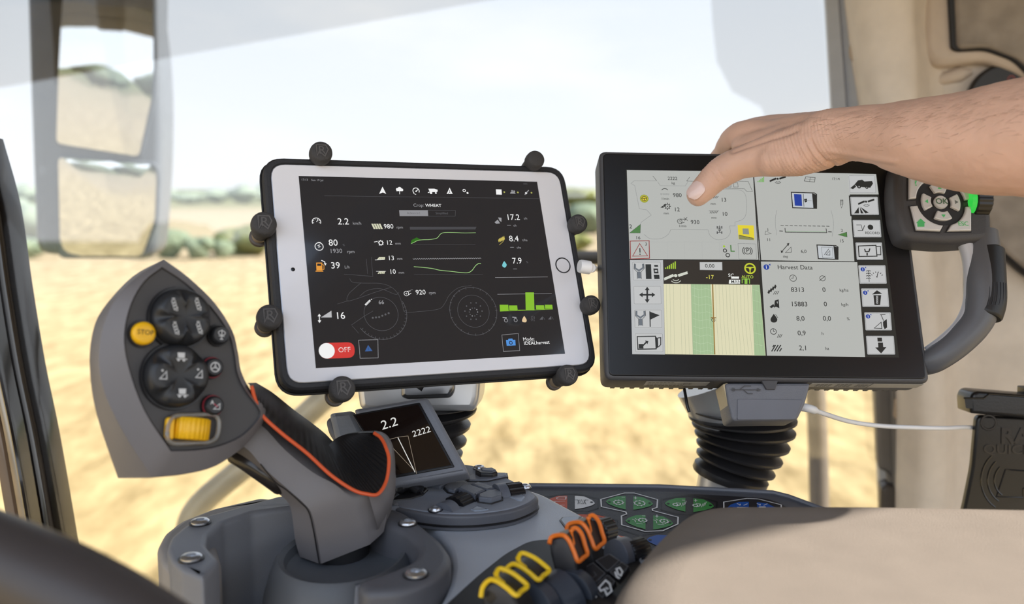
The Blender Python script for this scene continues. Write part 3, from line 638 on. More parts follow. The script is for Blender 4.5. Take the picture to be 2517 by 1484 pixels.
tt('17.2', 1405, 468, 34); tt('t/h', 1500, 474, 13, G_); tt('8.4', 1420, 583, 34); tt('t/ha', 1492, 590, 14, G_); tt('7.9', 1437, 702, 34); tt('%', 1512, 708, 13, GD)
for y in (510, 628, 744): tl([(1410+(y-510)*.14, y), (1430+(y-510)*.14, y)], 2.5, G_)
tt('t/h', 1444, 512, 12, G_); tt('t/ha', 1462, 630, 12, G_)
tp([(1343, 494), (1360, 480), (1372, 500), (1352, 502)], G_); tp([(1362, 468), (1380, 470), (1380, 492), (1370, 486)], G_)
for k in range(4): tp([(1362+k*8, 590-k*4), (1370+k*8, 578-k*4), (1374+k*8, 590-k*2), (1366+k*8, 602-k*2)], E_('c7b65c'))
tl([(1368, 616), (1390, 596)], 2, E_('c7b65c'))
tp(wav([(1395, 702), (1408, 722), (1398, 737), (1384, 728), (1388, 712), (1395, 702)], 4), CY); tl([(1346, 790), (1628, 787)], 1.8, G_)
tl([(1358, 880), (1650, 876)], 1.8, G_)
for x, w, h, y in ((1370, 46, 34, 970), (1420, 44, 26, 966), (1468, 40, 3, 966), (1508, 46, 96, 966), (1564, 44, 22, 961), (1612, 40, 22, 958)): tp([(x, y-h), (x+w, y-h), (x+w+3, y), (x+2, y)], GB_)
tl([(1372, 971), (1655, 960)], 2, GB_)
for k, x in enumerate((1400, 1452, 1502, 1548, 1598, 1644)):
    y = 1016 - k*1.5
    if k == 2: tp(wav([(x, y-18), (x+13, y+4), (x+8, y+17), (x-10, y+14), (x-10, y), (x, y-18)], 3), E_('e0c49a'))
    elif k < 2: tl([(x-14, y-12), (x+8, y-10)], 5, G_); ta(x+4, y+4, 9, 3, G_)
    elif k == 3:
        for j in range(3): tl([(x-10+j*8, y-16), (x-6+j*8, y-6), (x-10+j*8, y+4), (x-6+j*8, y+12)], 2, GD)
    else: tp([(x-14, y+6), (x+2, y-12), (x+4, y+6)], GD); tl([(x+6, y-8), (x+14, y+6)], 2, GD)
# machine outline
def tq(L, w=1.3, n=6): tl(wav(L, n), w, GD)
tq([(565, 795), (582, 815), (640, 820), (730, 822), (790, 842), (830, 885), (850, 940), (862, 975), (920, 974), (1040, 960), (1075, 930), (1100, 885), (1150, 845), (1220, 832)])
tl([(535, 772), (690, 784), (682, 680)], 1.3, GD); tl([(655, 690), (662, 770)], 1.2, GD)
tq([(625, 820), (590, 850), (560, 880), (553, 915), (600, 905), (700, 870), (790, 842)]); tl([(500, 932), (560, 914)], 1.2, GD); tq([(620, 890), (660, 860), (730, 850), (810, 880), (830, 870)])
for cx, cy, r in ((735, 985, 86), (1230, 970, 86)): ta(cx, cy, r, 1.6, GD, n=40)
ta(1230, 970, 128, 2, GD, n=60); ta(735, 985, 130, 2, GD, -2.6, .5, 40)
for k in range(40):
    for cx, cy, a0, a1 in ((1230, 970, 0, 6.28), (735, 985, -2.6, .4)):
        aa = a0+(a1-a0)*k/39; c0 = T(cx, cy)
        if k % 2: d.line(tf, [(c0[0]+q*PX*math.cos(aa), c0[1]+q*PX*math.sin(aa)) for q in (120, 132)], 2*PX, Z, GD)
for k in range(10):
    aa = k*.628; tc_(1230+46*math.cos(aa), 970+46*math.sin(aa), 3.5, GD); tc_(1230+22*math.cos(aa), 975+22*math.sin(aa), 3, G_ if k % 3 == 0 else GD)
for k in range(6): tc_(690+k*17, 1002-abs(k-2)*7*(1 if k > 2 else -.3), 5, GD)
tl([(575, 1045), (640, 1000), (690, 970)], 1.3, GD); tl([(580, 1050), (615, 1090)], 1.2, GD)
tl([(650, 938), (676, 912)], 9, W_); tl([(652, 936), (674, 914)], 5, E_('26262a', .9)); tl([(680, 908), (686, 906)], 4); tt('66', 720, 924, 21, G_)
tp([(412, 1004), (468, 968), (470, 1004)], E_('b9b9bb')); tl([(403, 994), (404, 1026)], 4); tp([(403, 984), (394, 998), (412, 998)]); tp([(404, 1034), (395, 1020), (413, 1020)]); tt('16', 488, 997, 36)
r_ = [T(a, b) for a, b in ((403, 1142), (590, 1136), (595, 1220), (407, 1226))]; d.poly(tf, rnd(r_, 40*PX, 8), Z, RD); tc_(443, 1183, 38, E_('f0f0f0'), .0001)
tt('OFF', 504, 1180, 25, W_); Z += 0
tl([(614, 1126), (717, 1123), (719, 1221), (622, 1223)], 2, G_, True); tp([(665, 1152), (688, 1184), (648, 1186)], E_('3a5f9a')); tl([(665, 1165), (667, 1180)], 2, E_('26262a', .9))
tl([(1382, 1098), (1470, 1090), (1478, 1182), (1390, 1186)], 2, G_, True); tp([(1404, 1125), (1454, 1124), (1456, 1154), (1408, 1156)], BLU); tp([(1418, 1118), (1438, 1117), (1442, 1126), (1414, 1127)], BLU); tc_(1430, 1140, 10, E_('26262a', .9), .0001); tc_(1430, 1140, 6, BLU, .0002)
tt('Mode:', 1495, 1122, 19); tt('IDEALharvest', 1500, 1144, 19, W_, bold=.005)
d.build('display', None, tb, smooth=0)
h = MB(); x, y = tf.hit(1383.5, 652); h.lathe(tf, [(.0068, 0), (.0068, .0003), (.0063, .0004), (.0058, .0001)], 40, M('home_ring', '3c3c40', .3, metal=.5), x, y, cap1=False); h.lathe(tf, [(.0058, .0002), (.0001, .0001)], 40, WHT, x, y); h.build('home_button', None, tb)
x, y = tf.hit(720, 662); MB().lathe(tf, [(.0015, .0001), (.0012, .0002), (.0002, .0001)], 20, M('lens_black', '0c0c10', .1), x, y).build('camera_lens', None, tb)
# --- clamp mount: black rubber-edged case, clamps with round knobs, arm
cm = thing('tablet_clamp_mount', 'black clamp frame with eight round rubber knobs gripping the white tablet', 'mount', tf.W(0, -.10, -.02))
c = MB(); e = .0052
cl = MB(); cl.box(tf, X0-e, X1+e-.001, Y0-e, Y1+e, -.017, -.0025, CASE, .016, .003, 4, .004)
cl.build('case_back', None, cm)
rim = MB(); po = rnd([(X0-e, Y0-e), (X1+e, Y0-e), (X1+e, Y1+e), (X0-e, Y1+e)], .016, 6); pi = rnd([(X0, Y0), (X1, Y0), (X1, Y1), (X0, Y1)], .0125, 6)
rn = [[tf.W(x, y, z) for x, y in p] for p, z in ((po, -.008), (inset(po, .0006), -.0012), (inset(po, .0022), .0003), (inset(pi, -.0006), .0004), (pi, -.0006), (pi, -.006))]
rim.ring_loft(rn, CASE, False, False); rim.build('case_rim', None, cm)
gv = MB(); gp = inset(po, -.0004); gv.tube([tf.W(x, y, -.0105) for x, y in gp + gp[:2]], .0011, 6, M('case_lip', '1a1a1c', .5), False); gv.build('case_seam', None, cm)
KN = M('rubber_knob', '403e3e', .75, bump=.5, bscale=1200, var=.1); BR = M('clamp_post', 'a3937f', .4, metal=.4)
def tri(a, b): return (a, b)
for i, (px, py, r, dx, dy) in enumerate(((791, 371, .0086, 0, 1), (1319, 389, .0078, .2, 1), (650, 547, .0092, -1, 0), (1425, 546, .0078, 1, 0), (664, 776, .0090, -1, 0), (1457, 746, .0078, 1, 0), (844, 953, .0092, 0, -1), (1400, 919, .0082, 0, -1))):
    x, y = tf.hit(px, py, .010); kf = tf.sub(x, y, .0)
    k = MB(); k.lathe(kf, [(r*.72, -.010), (r*.8, -.002), (r*.96, .0015), (r, .004), (r*.99, .0075), (r*.93, .0095), (r*.8, .0104), (r*.5, .0108), (.0002, .0108)], 36, KN); kn = k.build('knob', None, cm)
    # raised mark on the knob: diamond-like outline with a letter R
    if i != 1:
        g = MB(); q = r*.52; g.line(kf, [(-q*.9, q), (q*.7, q), (q*1.05, q*.2), (q*.4, -q*1.05), (-q*.5, -q*.2), (-q*.9, -q*1.0)], r*.10, .0112, KN, True); g.text(kf, 'R', 0, 0, r*1.1, .0109, KN, 'CENTER', .0, .02); g.mats = [M('knob_emblem', '5a5756', .6)]; g.build('emblem', None, kn)
    p = MB(); ex_ = .5*r
    p.lathe(kf, [(r*.62, -.019), (r*.66, -.012), (r*.66, -.004), (r*.60, -.002)], 24, BR); p.lathe(kf, [(r*.8, -.021), (r*.8, -.0175), (r*.7, -.017)], 24, M('clamp_foot', '544c46', .5)); p.build('clamp_post', None, cm)
    a = MB(); a.tube([kf.W(0, 0, -.019), kf.W(-dx*.012, -dy*.012, -.020), kf.W(-dx*.05-(.02 if not dx and px < 1000 else 0), -dy*.04, -.021)], .004, 8, KN); a.build('clamp_arm', None, cm)
# rear arm plate and ball
MB().lathe(tf, [(.03, -.034), (.034, -.026), (.034, -.0165)], 32, KN).build('back_plate', None, cm)
# --- silver head and rubber bellows column under the tablet
SIL = M('silver_head', 'd6d7da', .3, metal=.6, var=.02)
hd = thing('display_post', 'silver post head and ribbed black bellows below the white tablet', 'post', P(1050, 1200, .79))
hf = frame(P(1025, 955, .765), (-.05, -1, .12), (1, 0, 0))
def hq(L, z=0): return [hf.hit(a, b, z) for a, b in L]
MB().prism(hf, rnd(hq([(872, 925), (882, 1002), (900, 1014), (1166, 1012), (1176, 985), (1181, 925), (1181, 860), (872, 860)]), .006), -.07, .0, SIL, .006, 4, .01).build('head_shell', None, hd)
MB().prism(hf, rnd(hq([(985, 935), (985, 975), (1000, 982), (1108, 978), (1118, 960), (1118, 900), (985, 900)], .004), .006), .0, .006, M('silver_recess', '8b8c90', .2, metal=.85), .004).build('head_window', None, hd)
MB().tube([hf.W(*hf.hit(1010, 945, .004), .004), hf.W(*hf.hit(1030, 915, .004), -.0)], .011, 20, M('ball_chrome', '5a5a5e', .18, metal=.9)).build('ball_joint', None, hd)
RUB = M('bellows_rubber', '2c2b2d', .34, bump=.15, bscale=700)
def bellows(root, ribs, d, steel_low=None):
    # ribs: (left px, left py, right px, right py, squash) from top to bottom -> stacked tilted lens-shaped folds
    m = MB(); rings = []
    fr_ = []
    for lx, ly, rx, ry in ribs:
        a = P(lx, ly, d); b = P(rx, ry, d); c0 = (a+b)/2; x = (b-a); r = x.length/2; x.normalize(); y = Vector((0, 1, 0)); y = (y - x*x.dot(y)).normalized(); fr_.append((c0, x, y, r))
    N = 40
    for i in range(len(fr_)-1):
        c0, x0_, y0_, r0 = fr_[i]; c1, x1_, y1_, r1 = fr_[i+1]
        for t, k in ((0, 1.0), (.10, 1.0), (.22, .955), (.40, .80), (.5, .76), (.60, .80), (.78, .955), (.90, 1.0)):
            c = c0.lerp(c1, t); x = x0_.lerp(x1_, t).normalized(); y = y0_.lerp(y1_, t).normalized(); r = (r0*(1-t)+r1*t)*k
            rings.append([c + x*r*math.cos(2*math.pi*j/N) + y*r*math.sin(2*math.pi*j/N) for j in range(N)])
    c, x, y, r = fr_[-1]
    dn = (fr_[-1][0]-fr_[-2][0]); dn.normalize()
    for dz, k in ((0, 1), (.004, 1.0), (.006, .96)): rings.append([c + dn*dz + x*r*k*math.cos(2*math.pi*j/N) + y*r*k*math.sin(2*math.pi*j/N) for j in range(N)])
    m.ring_loft(rings, RUB); m.build('bellows', None, root, smooth=50)
bellows(hd, [(925, 985, 1174, 990), (930, 1022, 1172, 1006), (938, 1052, 1156, 1047), (948, 1084, 1147, 1086), (955, 1112, 1137, 1116), (962, 1140, 1130, 1146), (968, 1165, 1126, 1174)], .80)
MB().tube([P(1046, 1172, .80), P(1044, 1250, .79)], .028, 24, SIL).build('tube', None, hd)
# --- plug of the charging cable at the right side of the tablet
pt = thing('charging_plug', 'white cable plug in the right edge of the white tablet', 'plug', P(1440, 655, .69))
WP = M('plug_white', 'ececee', .4, var=.01)
a = P(1424, 654, .672); b = P(1452, 658, .675); c = P(1476, 661, .70); e_ = P(1520, 668, .76)
MB().tube([a, a.lerp(b, .1), a.lerp(b, .9), b], [.0046, .005, .005, .004], 16, WP).build('plug_body', None, pt)
MB().tube(cr1([b, P(1457, 659, .72), P(1461, 660, .78), P(1470, 662, .84), P(1560, 700, .86), P(1650, 860, .84)], 5), [.0035]*4+[.0022]*22, 12, WP).build('cord', None, pt)
# ================================================================== large terminal with grab handle
kf_ = camfr((0.19994668, 0.03308998, -0.74169687), (0.99947383, -0.01289994, -0.02975985), (0.00361738, 0.95611843, -0.29295811), (0.03223308, 0.29269632, 0.95566202))
tm = thing('terminal', 'large black terminal with grab handle and key pad, showing harvest data', 'monitor', kf_.W(0, -.10, -.02))
TB = M('terminal_black', '131213', .28, spec=.5, var=.03); TG = M('terminal_grey', '4a494b', .5, bump=.2, bscale=1500, var=.03)
cn_ = [kf_.hit(a, b) for a, b in ((1476, 372), (2216, 382), (2284, 936), (1491, 930))]
x0 = (cn_[0][0]+cn_[3][0])/2; x1 = (cn_[3][0]*0 + cn_[2][0]); y1 = cn_[0][1]; y0 = (cn_[2][1]+cn_[3][1])/2
print('terminal', x0, x1, y0, y1)
MB().box(kf_, x0-.001, x1+.001, y0-.001, y1+.001, -.034, -.0008, TG, .006, .003, 4, .004).build('housing', None, tm)
MB().box(kf_, x0+.002, x1-.002, y0+.002, y1-.002, -.003, .0, TB, .004, .0008).build('front_glass', None, tm)
cf = MB()        # cooling fins at the back
for k in range(30):
    u = x0+.01 + (x1-x0-.02)*k/29; cf.box(kf_, u-.0017, u+.0017, y0+.0005, y1-.004, -.042, -.033, TG)
cf.build('cooling_fins', None, tm)
# --- screen
d = MB(); d.box(kf_, -.1055, .1055, -.079, .079, .0, .0001, E_('33332f', .8)); Z = .0002
OX, OY, SC = 1460, 340, 2.319; PX = .211/1480*.96
LG = E_('b4b6b2'); LG2 = E_('bfc0c0'); DK = E_('2b2c2b'); MD = E_('77797a'); BG = E_('b8babb'); GRN = E_('4f7d45'); YEL = E_('e0cf38'); LIME = E_('9fc43a'); NB = E_('24409a'); DR = E_('8f3b38'); WH_ = E_('eceeea')
def T(x, y): return kf_.hit(OX+x/SC, OY+y/SC)
def tt(txt, x, y, h, mat=DK, al='LEFT', bold=.004): a = T(x, y); d.text(kf_, txt, a[0], a[1], h*PX*1.5, Z+.0002, mat, al, bold)
def tl(L, w=2, mat=DK, closed=False, z=.00015): d.line(kf_, [T(*q) for q in L], w*PX, Z+z, mat, closed)
def tp(L, mat=DK, z=.0001): d.poly(kf_, [T(*q) for q in L], Z+z, mat)
def tc_(x, y, r, mat=DK, z=.00012): a = T(x, y); d.disc(kf_, a[0], a[1], r*PX, Z+z, mat)
def ta(x, y, r, w=2, mat=DK, a0=0, a1=6.2832, n=24, ry=None): a = T(x, y); d.arc(kf_, a[0], a[1], r*PX, w*PX, Z+.00014, mat, n, a0, a1, ry and ry*PX)
tp([(187, 181), (905, 190), (937, 692), (203, 688)], LG, 0); tp([(910, 192), (1450, 200), (1484, 703), (942, 694)], LG, 0); tp([(950, 702), (1500, 706), (1545, 1246), (984, 1238)], LG, 0)
tp([(1446, 200), (1607, 204), (1622, 320), (1452, 320)], LG, 0)
# upper left panel
tl([(335, 215), (358, 244)], 2); tl([(545, 222), (528, 244), (600, 246)], 2); tl([(362, 248), (378, 270), (520, 272), (536, 246)], 1.5, MD)
tt('2222', 447, 230, 20, DK, 'CENTER'); tt('kg', 451, 256, 15, DK, 'CENTER')
tl([(355, 243), (228, 243), (210, 258), (232, 270), (258, 402), (300, 408), (326, 438), (270, 478), (262, 495)], 1.5, MD)
tl([(730, 243), (878, 246), (903, 303), (870, 303), (856, 288), (735, 285)], 1.8); tl([(735, 255), (748, 256), (746, 280), (733, 278)], 2); 
for x in (757, 797): tl([(x, 254), (x+22, 254), (x+24, 278), (x-2, 278)], 2, DK, True)
tq_ = lambda L, w=1.5, m=MD, n=5: tl([(v.x, v.y) for v in cr1([Vector((a, b, 0)) for a, b in L], n)], w, m)
tq_([(735, 292), (820, 294), (855, 310), (868, 350), (868, 420), (850, 460), (803, 478)]); tl([(803, 478), (803, 500), (772, 500)], 1.5, MD)
tq_([(285, 548), (320, 572), (380, 572), (420, 550), (438, 520)]); tl([(438, 520), (650, 522)], 1.5, MD); tq_([(650, 522), (662, 555), (700, 578), (750, 570), (776, 540), (772, 500)])
ta(286, 344, 23, 6, E_('8f9a2c')); tc_(286, 344, 20, YEL, .0001); ta(286, 344, 15, 4, DK); tl([(271, 342), (301, 342)], 4); tl([(286, 344), (286, 358)], 4)
ta(404, 306, 22, 4, DK, .6, 2.6); 
for k in range(4): ta(384+k*13, 318, 5, 1.5, MD, n=8)
tt('1/min', 383, 345, 14); tt('980', 449, 325, 24); tt('13', 722, 352, 24); tt('mm', 664, 374, 14)
for k in range(3): tl([(680+k*9, 342), (690+k*9, 330)], 3)
tp([(378, 395), (398, 380), (396, 396)]); tc_(403, 381, 6); ta(418, 388, 13, 4); tc_(418, 388, 4)
for k in range(8): ta(418+17*math.cos(k*.785), 388+17*math.sin(k*.785), 2, 3, DK, n=6)
tt('12', 455, 407, 24); tt('mm', 396, 428, 14); tt('10', 727, 432, 24); tt('mm', 668, 453, 14)
tl([(654, 414), (712, 414)], 2)
for k in range(5): tl([(660+k*9, 428), (668+k*9, 416)], 3)
ta(488, 473, 14, 3); ta(488, 473, 5, 2); tl([(490, 460), (520, 462)], 3); tl([(494, 486), (516, 478)], 3); tl([(512, 452), (534, 470)], 3); tl([(530, 450), (516, 470)], 3)
tt('1/min', 482, 500, 14); tt('930', 550, 479, 24)
tt('2', 200, 504, 24); tp([(202, 540), (265, 490), (263, 540)], GRN); tl([(202, 540), (265, 490), (263, 540)], 2, DK, True); tt('16', 236, 568, 20)
tc_(715, 520, 41, E_('b4b6b3'), .00005)
for y in (506, 536): tl([(702, y-5), (702, y+9)], 6, E_('4a4b4b')); tl([(728, y-5), (728, y+9)], 6, E_('4a4b4b')); tl([(702, y), (728, y)], 3, E_('4a4b4b'))
tl([(715, 498), (715, 538)], 4, E_('4a4b4b')); ta(715, 520, 8, 3, E_('4a4b4b'))
tp([(818, 494), (910, 497), (914, 580), (824, 576)], YEL); tp([(846, 514), (880, 514), (884, 548), (848, 546)], E_('8a8f8a'), .00012); tp([(824, 552), (912, 570), (910, 580), (826, 576)], E_('8a8a55'), .00012); tl([(826, 552), (908, 570)], 3)
tl([(206, 586), (314, 584), (316, 684), (208, 688)], 5, DR, True); tl([(260, 600), (305, 670), (220, 672)], 4, DR, True); tl([(261, 626), (262, 652)], 6); tc_(262, 661, 4); tt('3', 290, 604, 18)
for x in (316, 415, 514, 614, 714): tl([(x, 590), (x+100, 592)], 1.2, E_('a9aba9')); tl([(x, 590), (x+4, 688)], 1.2, E_('a9aba9'))
tl([(820, 600), (922, 602), (926, 688), (826, 688)], 1.6, MD, True); tt('P', 866, 641, 24, DK, bold=.005); ta(874, 642, 20, 4); ta(874, 642, 29, 4, DK, -.9, .9); ta(874, 642, 29, 4, DK, 2.24, 4.04)
tl([(728, 606), (808, 606), (812, 686), (732, 688)], 1.2, E_('a9aba9'), True); tt('L', 773, 630, 40, GRN, bold=.01); ta(746, 640, 10, 5); ta(762, 666, 11, 5); tc_(741, 616, 7, LIME)
# upper right panel
for k in range(5): tp([(932+k*8, 250), (937+k*8, 250), (937+k*8, 244-k*6), (932+k*8, 243-k*6)], E_('6fae52'))
def sat(cx, cy, s=1, m=DK, bgm=None):
    tp([(cx-46*s, cy+4*s), (cx-10*s, cy-12*s), (cx-6*s, cy-2*s), (cx-44*s, cy+14*s)], m); tp([(cx+8*s, cy-10*s), (cx+46*s, cy-22*s), (cx+48*s, cy-12*s), (cx+12*s, cy+0*s)], m); tc_(cx, cy-5*s, 7*s, m)
    ta(cx, cy, 16*s, 3*s, m, 3.9, 5.6, 10); ta(cx, cy, 25*s, 3*s, m, 3.9, 5.6, 10)
sat(1046, 236)
tl([(1206, 220), (1260, 224), (1256, 250), (1198, 244)], 3, DK, True); tl([(1233, 222), (1228, 248)], 2); tl([(1204, 232), (1256, 236)], 1.5)
tt('17:14', 1354, 232, 15)
def termicon(x0_, y0_, x1_, y1_):
    tl([(x0_, y0_), (x1_-12, y0_+4), (x1_, y0_+12), (x1_, y1_), (x0_+8, y1_-4)], 6, DK, True); tp([(x1_-26, y0_+6), (x1_, y0_+14), (x1_, y1_), (x1_-18, y1_)], DK)
termicon(1124, 308, 1268, 400); tp([(1126, 311), (1242, 315), (1250, 396), (1134, 394)], E_('bfc4c8'), .00005); tp([(1139, 318), (1182, 320), (1186, 386), (1144, 384)], NB); tl([(1192, 318), (1196, 390)], 3); tp([(1196, 346), (1214, 344), (1214, 362), (1202, 366)]); tl([(1190, 354), (1240, 356)], 2, MD)
tl([(1404, 352), (1418, 352), (1418, 376), (1410, 398), (1404, 376)], 2.5, DK, True); 
for k in range(4): tl([(1404, 356+k*7), (1418, 353+k*7)], 2)
tq_([(1042, 410), (1034, 450), (1034, 500), (1042, 552)], 1.4); tq_([(1350, 410), (1362, 460), (1364, 510), (1356, 560)], 1.4)
for k in range(11): tl([(1063+k*26, 497+k*.4), (1081+k*26, 498+k*.4)], 3.5)
tl([(1088, 512), (1090, 535), (1326, 538), (1322, 514)], 4); tl([(1092, 530), (1322, 533)], 3, E_('8fae8c')); tl([(1056, 528), (1076, 529)], 5); tl([(1334, 533), (1354, 534)], 5)
tt('1', 984, 522, 18); tl([(974, 548), (978, 528), (1010, 544)], 2, DK, True); tt('11', 982, 579, 18); tt('2', 1406, 526, 18); tp([(1390, 550), (1440, 535), (1442, 563)], GRN); tl([(1390, 550), (1440, 535), (1442, 563)], 2, DK, True); tt('15', 1398, 586, 18)
tl([(1068, 648), (1108, 602)], 4); tp([(1098, 600), (1113, 597), (1108, 614)]); tp([(1064, 638), (1066, 654), (1080, 648)]); tl([(1090, 652), (1122, 620), (1124, 650)], 3, DK, True); tt('deg', 1076, 674, 14); tt('6,0', 1178, 645, 19)
termicon(1270, 608, 1390, 690); tp([(1274, 612), (1366, 614), (1372, 686), (1280, 686)], E_('bfc4c8'), .00005); tl([(1296, 620), (1358, 622), (1362, 680), (1302, 680)], 1.5, DK, True); tl([(1312, 664), (1338, 630)], 3); tl([(1322, 664), (1344, 640), (1344, 666)], 3, DK, True)
# right-hand soft keys
def soft(x, y, w, h, black=False, sk=.075):
    if black: tp([(x-8, y-8), (x+w+2, y-6), (x+w+h*sk+8, y+h+6), (x+h*sk*.6-4, y+h+8)], DK, .00003)
    q = [T(x, y), T(x+w, y), T(x+w+h*sk, y+h), T(x+h*sk, y+h)]; d.poly(kf_, rnd(q, 5*PX, 3), Z+.00006, LG2); d.line(kf_, rnd(inset(q if area(q) > 0 else q[::-1], 4*PX), 4*PX, 3), 1.6*PX, Z+.00008, MD, True)
soft(1448, 210, 154, 104); soft(1460, 334, 156, 102, 1); soft(1474, 466, 156, 98, 1); soft(1490, 594, 150, 98, 1); soft(1506, 724, 154, 104); soft(1522, 856, 152, 104, 1); soft(1540, 992, 150, 102, 1); soft(1550, 1126, 158, 106, 1)
tp([(1504, 240), (1528, 236), (1540, 246), (1584, 244), (1590, 258), (1574, 282), (1500, 276), (1484, 264)]); tc_(1510, 276, 12); tc_(1554, 281, 9); tp([(1460, 284), (1484, 264), (1494, 276), (1476, 290)]); tc_(1510, 276, 4, LG2, .0002); tc_(1554, 281, 3, LG2, .0002)
sat(1550, 366, 1.0); tp([(1482, 428), (1508, 392), (1510, 428)]); tp([(1514, 392), (1536, 428), (1520, 428)]); tp([(1516, 390), (1566, 424), (1546, 428)])
tl([(1494, 494), (1522, 494), (1530, 526), (1502, 526)], 3); tl([(1530, 526), (1542, 496)], 4); tc_(1575, 507, 17); tt('RECORD', 1544, 540, 15, DK, bold=.005)
tl([(1506, 614), (1606, 610), (1612, 672), (1510, 674)], 6, DK, True); tl([(1608, 618), (1632, 616), (1634, 664), (1612, 664)], 5); tl([(1556, 652), (1556, 668)], 8); tl([(1542, 630), (1546, 646), (1566, 646), (1572, 628)], 7)
for x, y in ((1531, 747), (1545, 880), (1561, 1015)): tc_(x, y, 13, NB); tt('i', x-2.5, y, 17, WH_, bold=.01); tp([(x+11, y-9), (x+18, y-16), (x+20, y-6)], NB)
for k in range(4): ta(1558, 760+k*14, 6, 4, DK, .3, 3.0, 8); ta(1571, 760+k*14, 6, 4, DK, .3, 3.0, 8)
tl([(1564, 752), (1568, 818)], 3)
for k in range(6): aa = math.pi*(.12+k*.15); tl([(1612+28*math.cos(aa), 790-24*math.sin(aa)), (1612+36*math.cos(aa), 790-31*math.sin(aa))], 4)
tl([(1612, 790), (1618, 764)], 4); tc_(1612, 790, 4)
tp([(1584, 890), (1612, 866), (1642, 886)]); tp([(1592, 894), (1636, 894), (1630, 950), (1598, 950)]); 
for k in range(4): ta(1613, 904+k*11, 5, 3, LG2, n=8)
tl([(1630, 1006), (1660, 1004)], 4); tl([(1636, 1008), (1650, 1040)], 4); tp([(1646, 1046), (1668, 1030), (1670, 1078), (1656, 1088), (1648, 1070)]); tl([(1596, 1082), (1636, 1048), (1640, 1084)], 4, DK, True)
tp([(1614, 1136), (1640, 1136), (1642, 1158), (1616, 1158)]); tp([(1618, 1164), (1646, 1164), (1648, 1190), (1666, 1190), (1636, 1226), (1602, 1192), (1620, 1191)])
# left soft keys
tp([(205, 694), (394, 694), (404, 1232), (218, 1230)], BG, 0)
soft(216, 702, 166, 110, 0, .03); soft(222, 840, 162, 108, 0, .03); soft(226, 974, 162, 110, 0, .03); soft(230, 1110, 164, 110, 0, .03)
def wrench(x, y): tl([(x+14, y+44), (x+16, y+82)], 20, E_('6a7077'), z=.00012); tl([(x-8, y), (x-8, y+24), (x+14, y+38), (x+38, y+22), (x+36, y)], 10, E_('6a7077'), z=.00013); tl([(x-12, y-2), (x-14, y+28), (x+4, y+46), (x+4, y+86)], 2.5, DK); tl([(x+42, y-2), (x+44, y+26), (x+26, y+46), (x+28, y+86)], 2.5, DK)
wrench(242, 716); tp([(293, 718), (325, 718), (328, 802), (296, 802)]); tp([(342, 722), (364, 722), (366, 732), (344, 732)]); tp([(338, 742), (364, 742), (368, 770), (342, 770)]); tp([(340, 778), (372, 778), (374, 802), (344, 802)]); tl([(346, 756), (360, 756)], 10, LG2, z=.00025)
for dx, dy in ((1, 0), (-1, 0), (0, 1), (0, -1)):
    cx_, cy_ = 303, 892; tl([(cx_, cy_), (cx_+28*dx, cy_+28*dy)], 10); tp([(cx_+46*dx, cy_+46*dy), (cx_+26*dx+14*dy, cy_+26*dy+14*dx), (cx_+26*dx-14*dy, cy_+26*dy-14*dx)])
wrench(250, 984); tl([(318, 986), (320, 1074)], 6); tp([(318, 988), (374, 1008), (320, 1034)])
tl([(246, 1130), (350, 1128), (354, 1200), (250, 1202)], 6, DK, True); tp([(350, 1130), (364, 1140), (366, 1190), (354, 1200)]); tl([(362, 1138), (380, 1136), (380, 1176), (366, 1190)], 5); tp([(254, 1172), (280, 1172), (282, 1198), (256, 1198)]); tl([(276, 1184), (298, 1162)], 8); tp([(290, 1152), (310, 1156), (304, 1174)])
# map panel
tp([(393, 692), (940, 694), (944, 834), (397, 828)], E_('35302b'), .00002)
for k in range(6): tp([(404+k*11, 744), (411+k*11, 744), (411+k*11, 736-k*7), (404+k*11, 738-k*7)], E_('a6c83a'))
sat(465, 790, 1.45, E_('cfd2c6')); tp([(602, 706), (730, 706), (731, 752), (603, 750)], LG2); tl([(602, 706), (730, 706), (731, 752), (603, 750)], 2, MD, True); tt('0,00', 632, 728, 22); tt('-17', 637, 792, 24, E_('d6cf5a'))
ta(889, 742, 30, 9, E_('c3cc3a')); tc_(889, 742, 8, E_('c3cc3a')); tl([(862, 736), (916, 736)], 7, E_('c3cc3a')); tl([(889, 742), (889, 770)], 7, E_('c3cc3a'))
tt('SC', 764, 782, 20, WH_); tp([(782, 788), (826, 788), (826, 800), (782, 800)], WH_); tp([(770, 806), (832, 806), (832, 828), (768, 828)], WH_); tt('MAN', 780, 818, 18, DK); tt('AUTO', 840, 790, 17, E_('b9d84a')); tl([(844, 826), (844, 802), (886, 802), (886, 828)], 5, E_('8cc04a')); tp([(858, 804), (874, 804), (874, 830), (858, 830)], E_('8cc04a'))
tp([(397, 829), (944, 835), (978, 1238), (405, 1230)], E_('dcd8b6'), .00003); tp([(552, 831), (664, 832), (690, 1232), (563, 1231)], E_('a3bd93'), .00006); tp([(900, 835), (944, 836), (976, 1238), (914, 1236)], E_('a3bd93'), .00006)
for k in range(27):
    x = 412+k*20
    if k % 5 == 3 and k < 8: continue
    tl([(x, 832), (x+3+k*.3, 1040), (x+5+k*1.1, 1232)], 1.1 if not 552 < x < 660 else .8, E_('9aa38a') if not 552 < x < 660 else E_('c3d6b4'), z=.0001)
rz_ = random.Random(5)
for k in range(9): y = 850+k*44; tl([(560+k, y), (600+k, y+14), (640+k*1.5, y+6), (668+k*2, y+18)], 1.2, E_('c3d6b4'), z=.0001)
for k in range(6): y = 860+k*62; tl([(904+k*2, y), (940+k*4, y+12)], 1.2, E_('c3d6b4'), z=.0001)
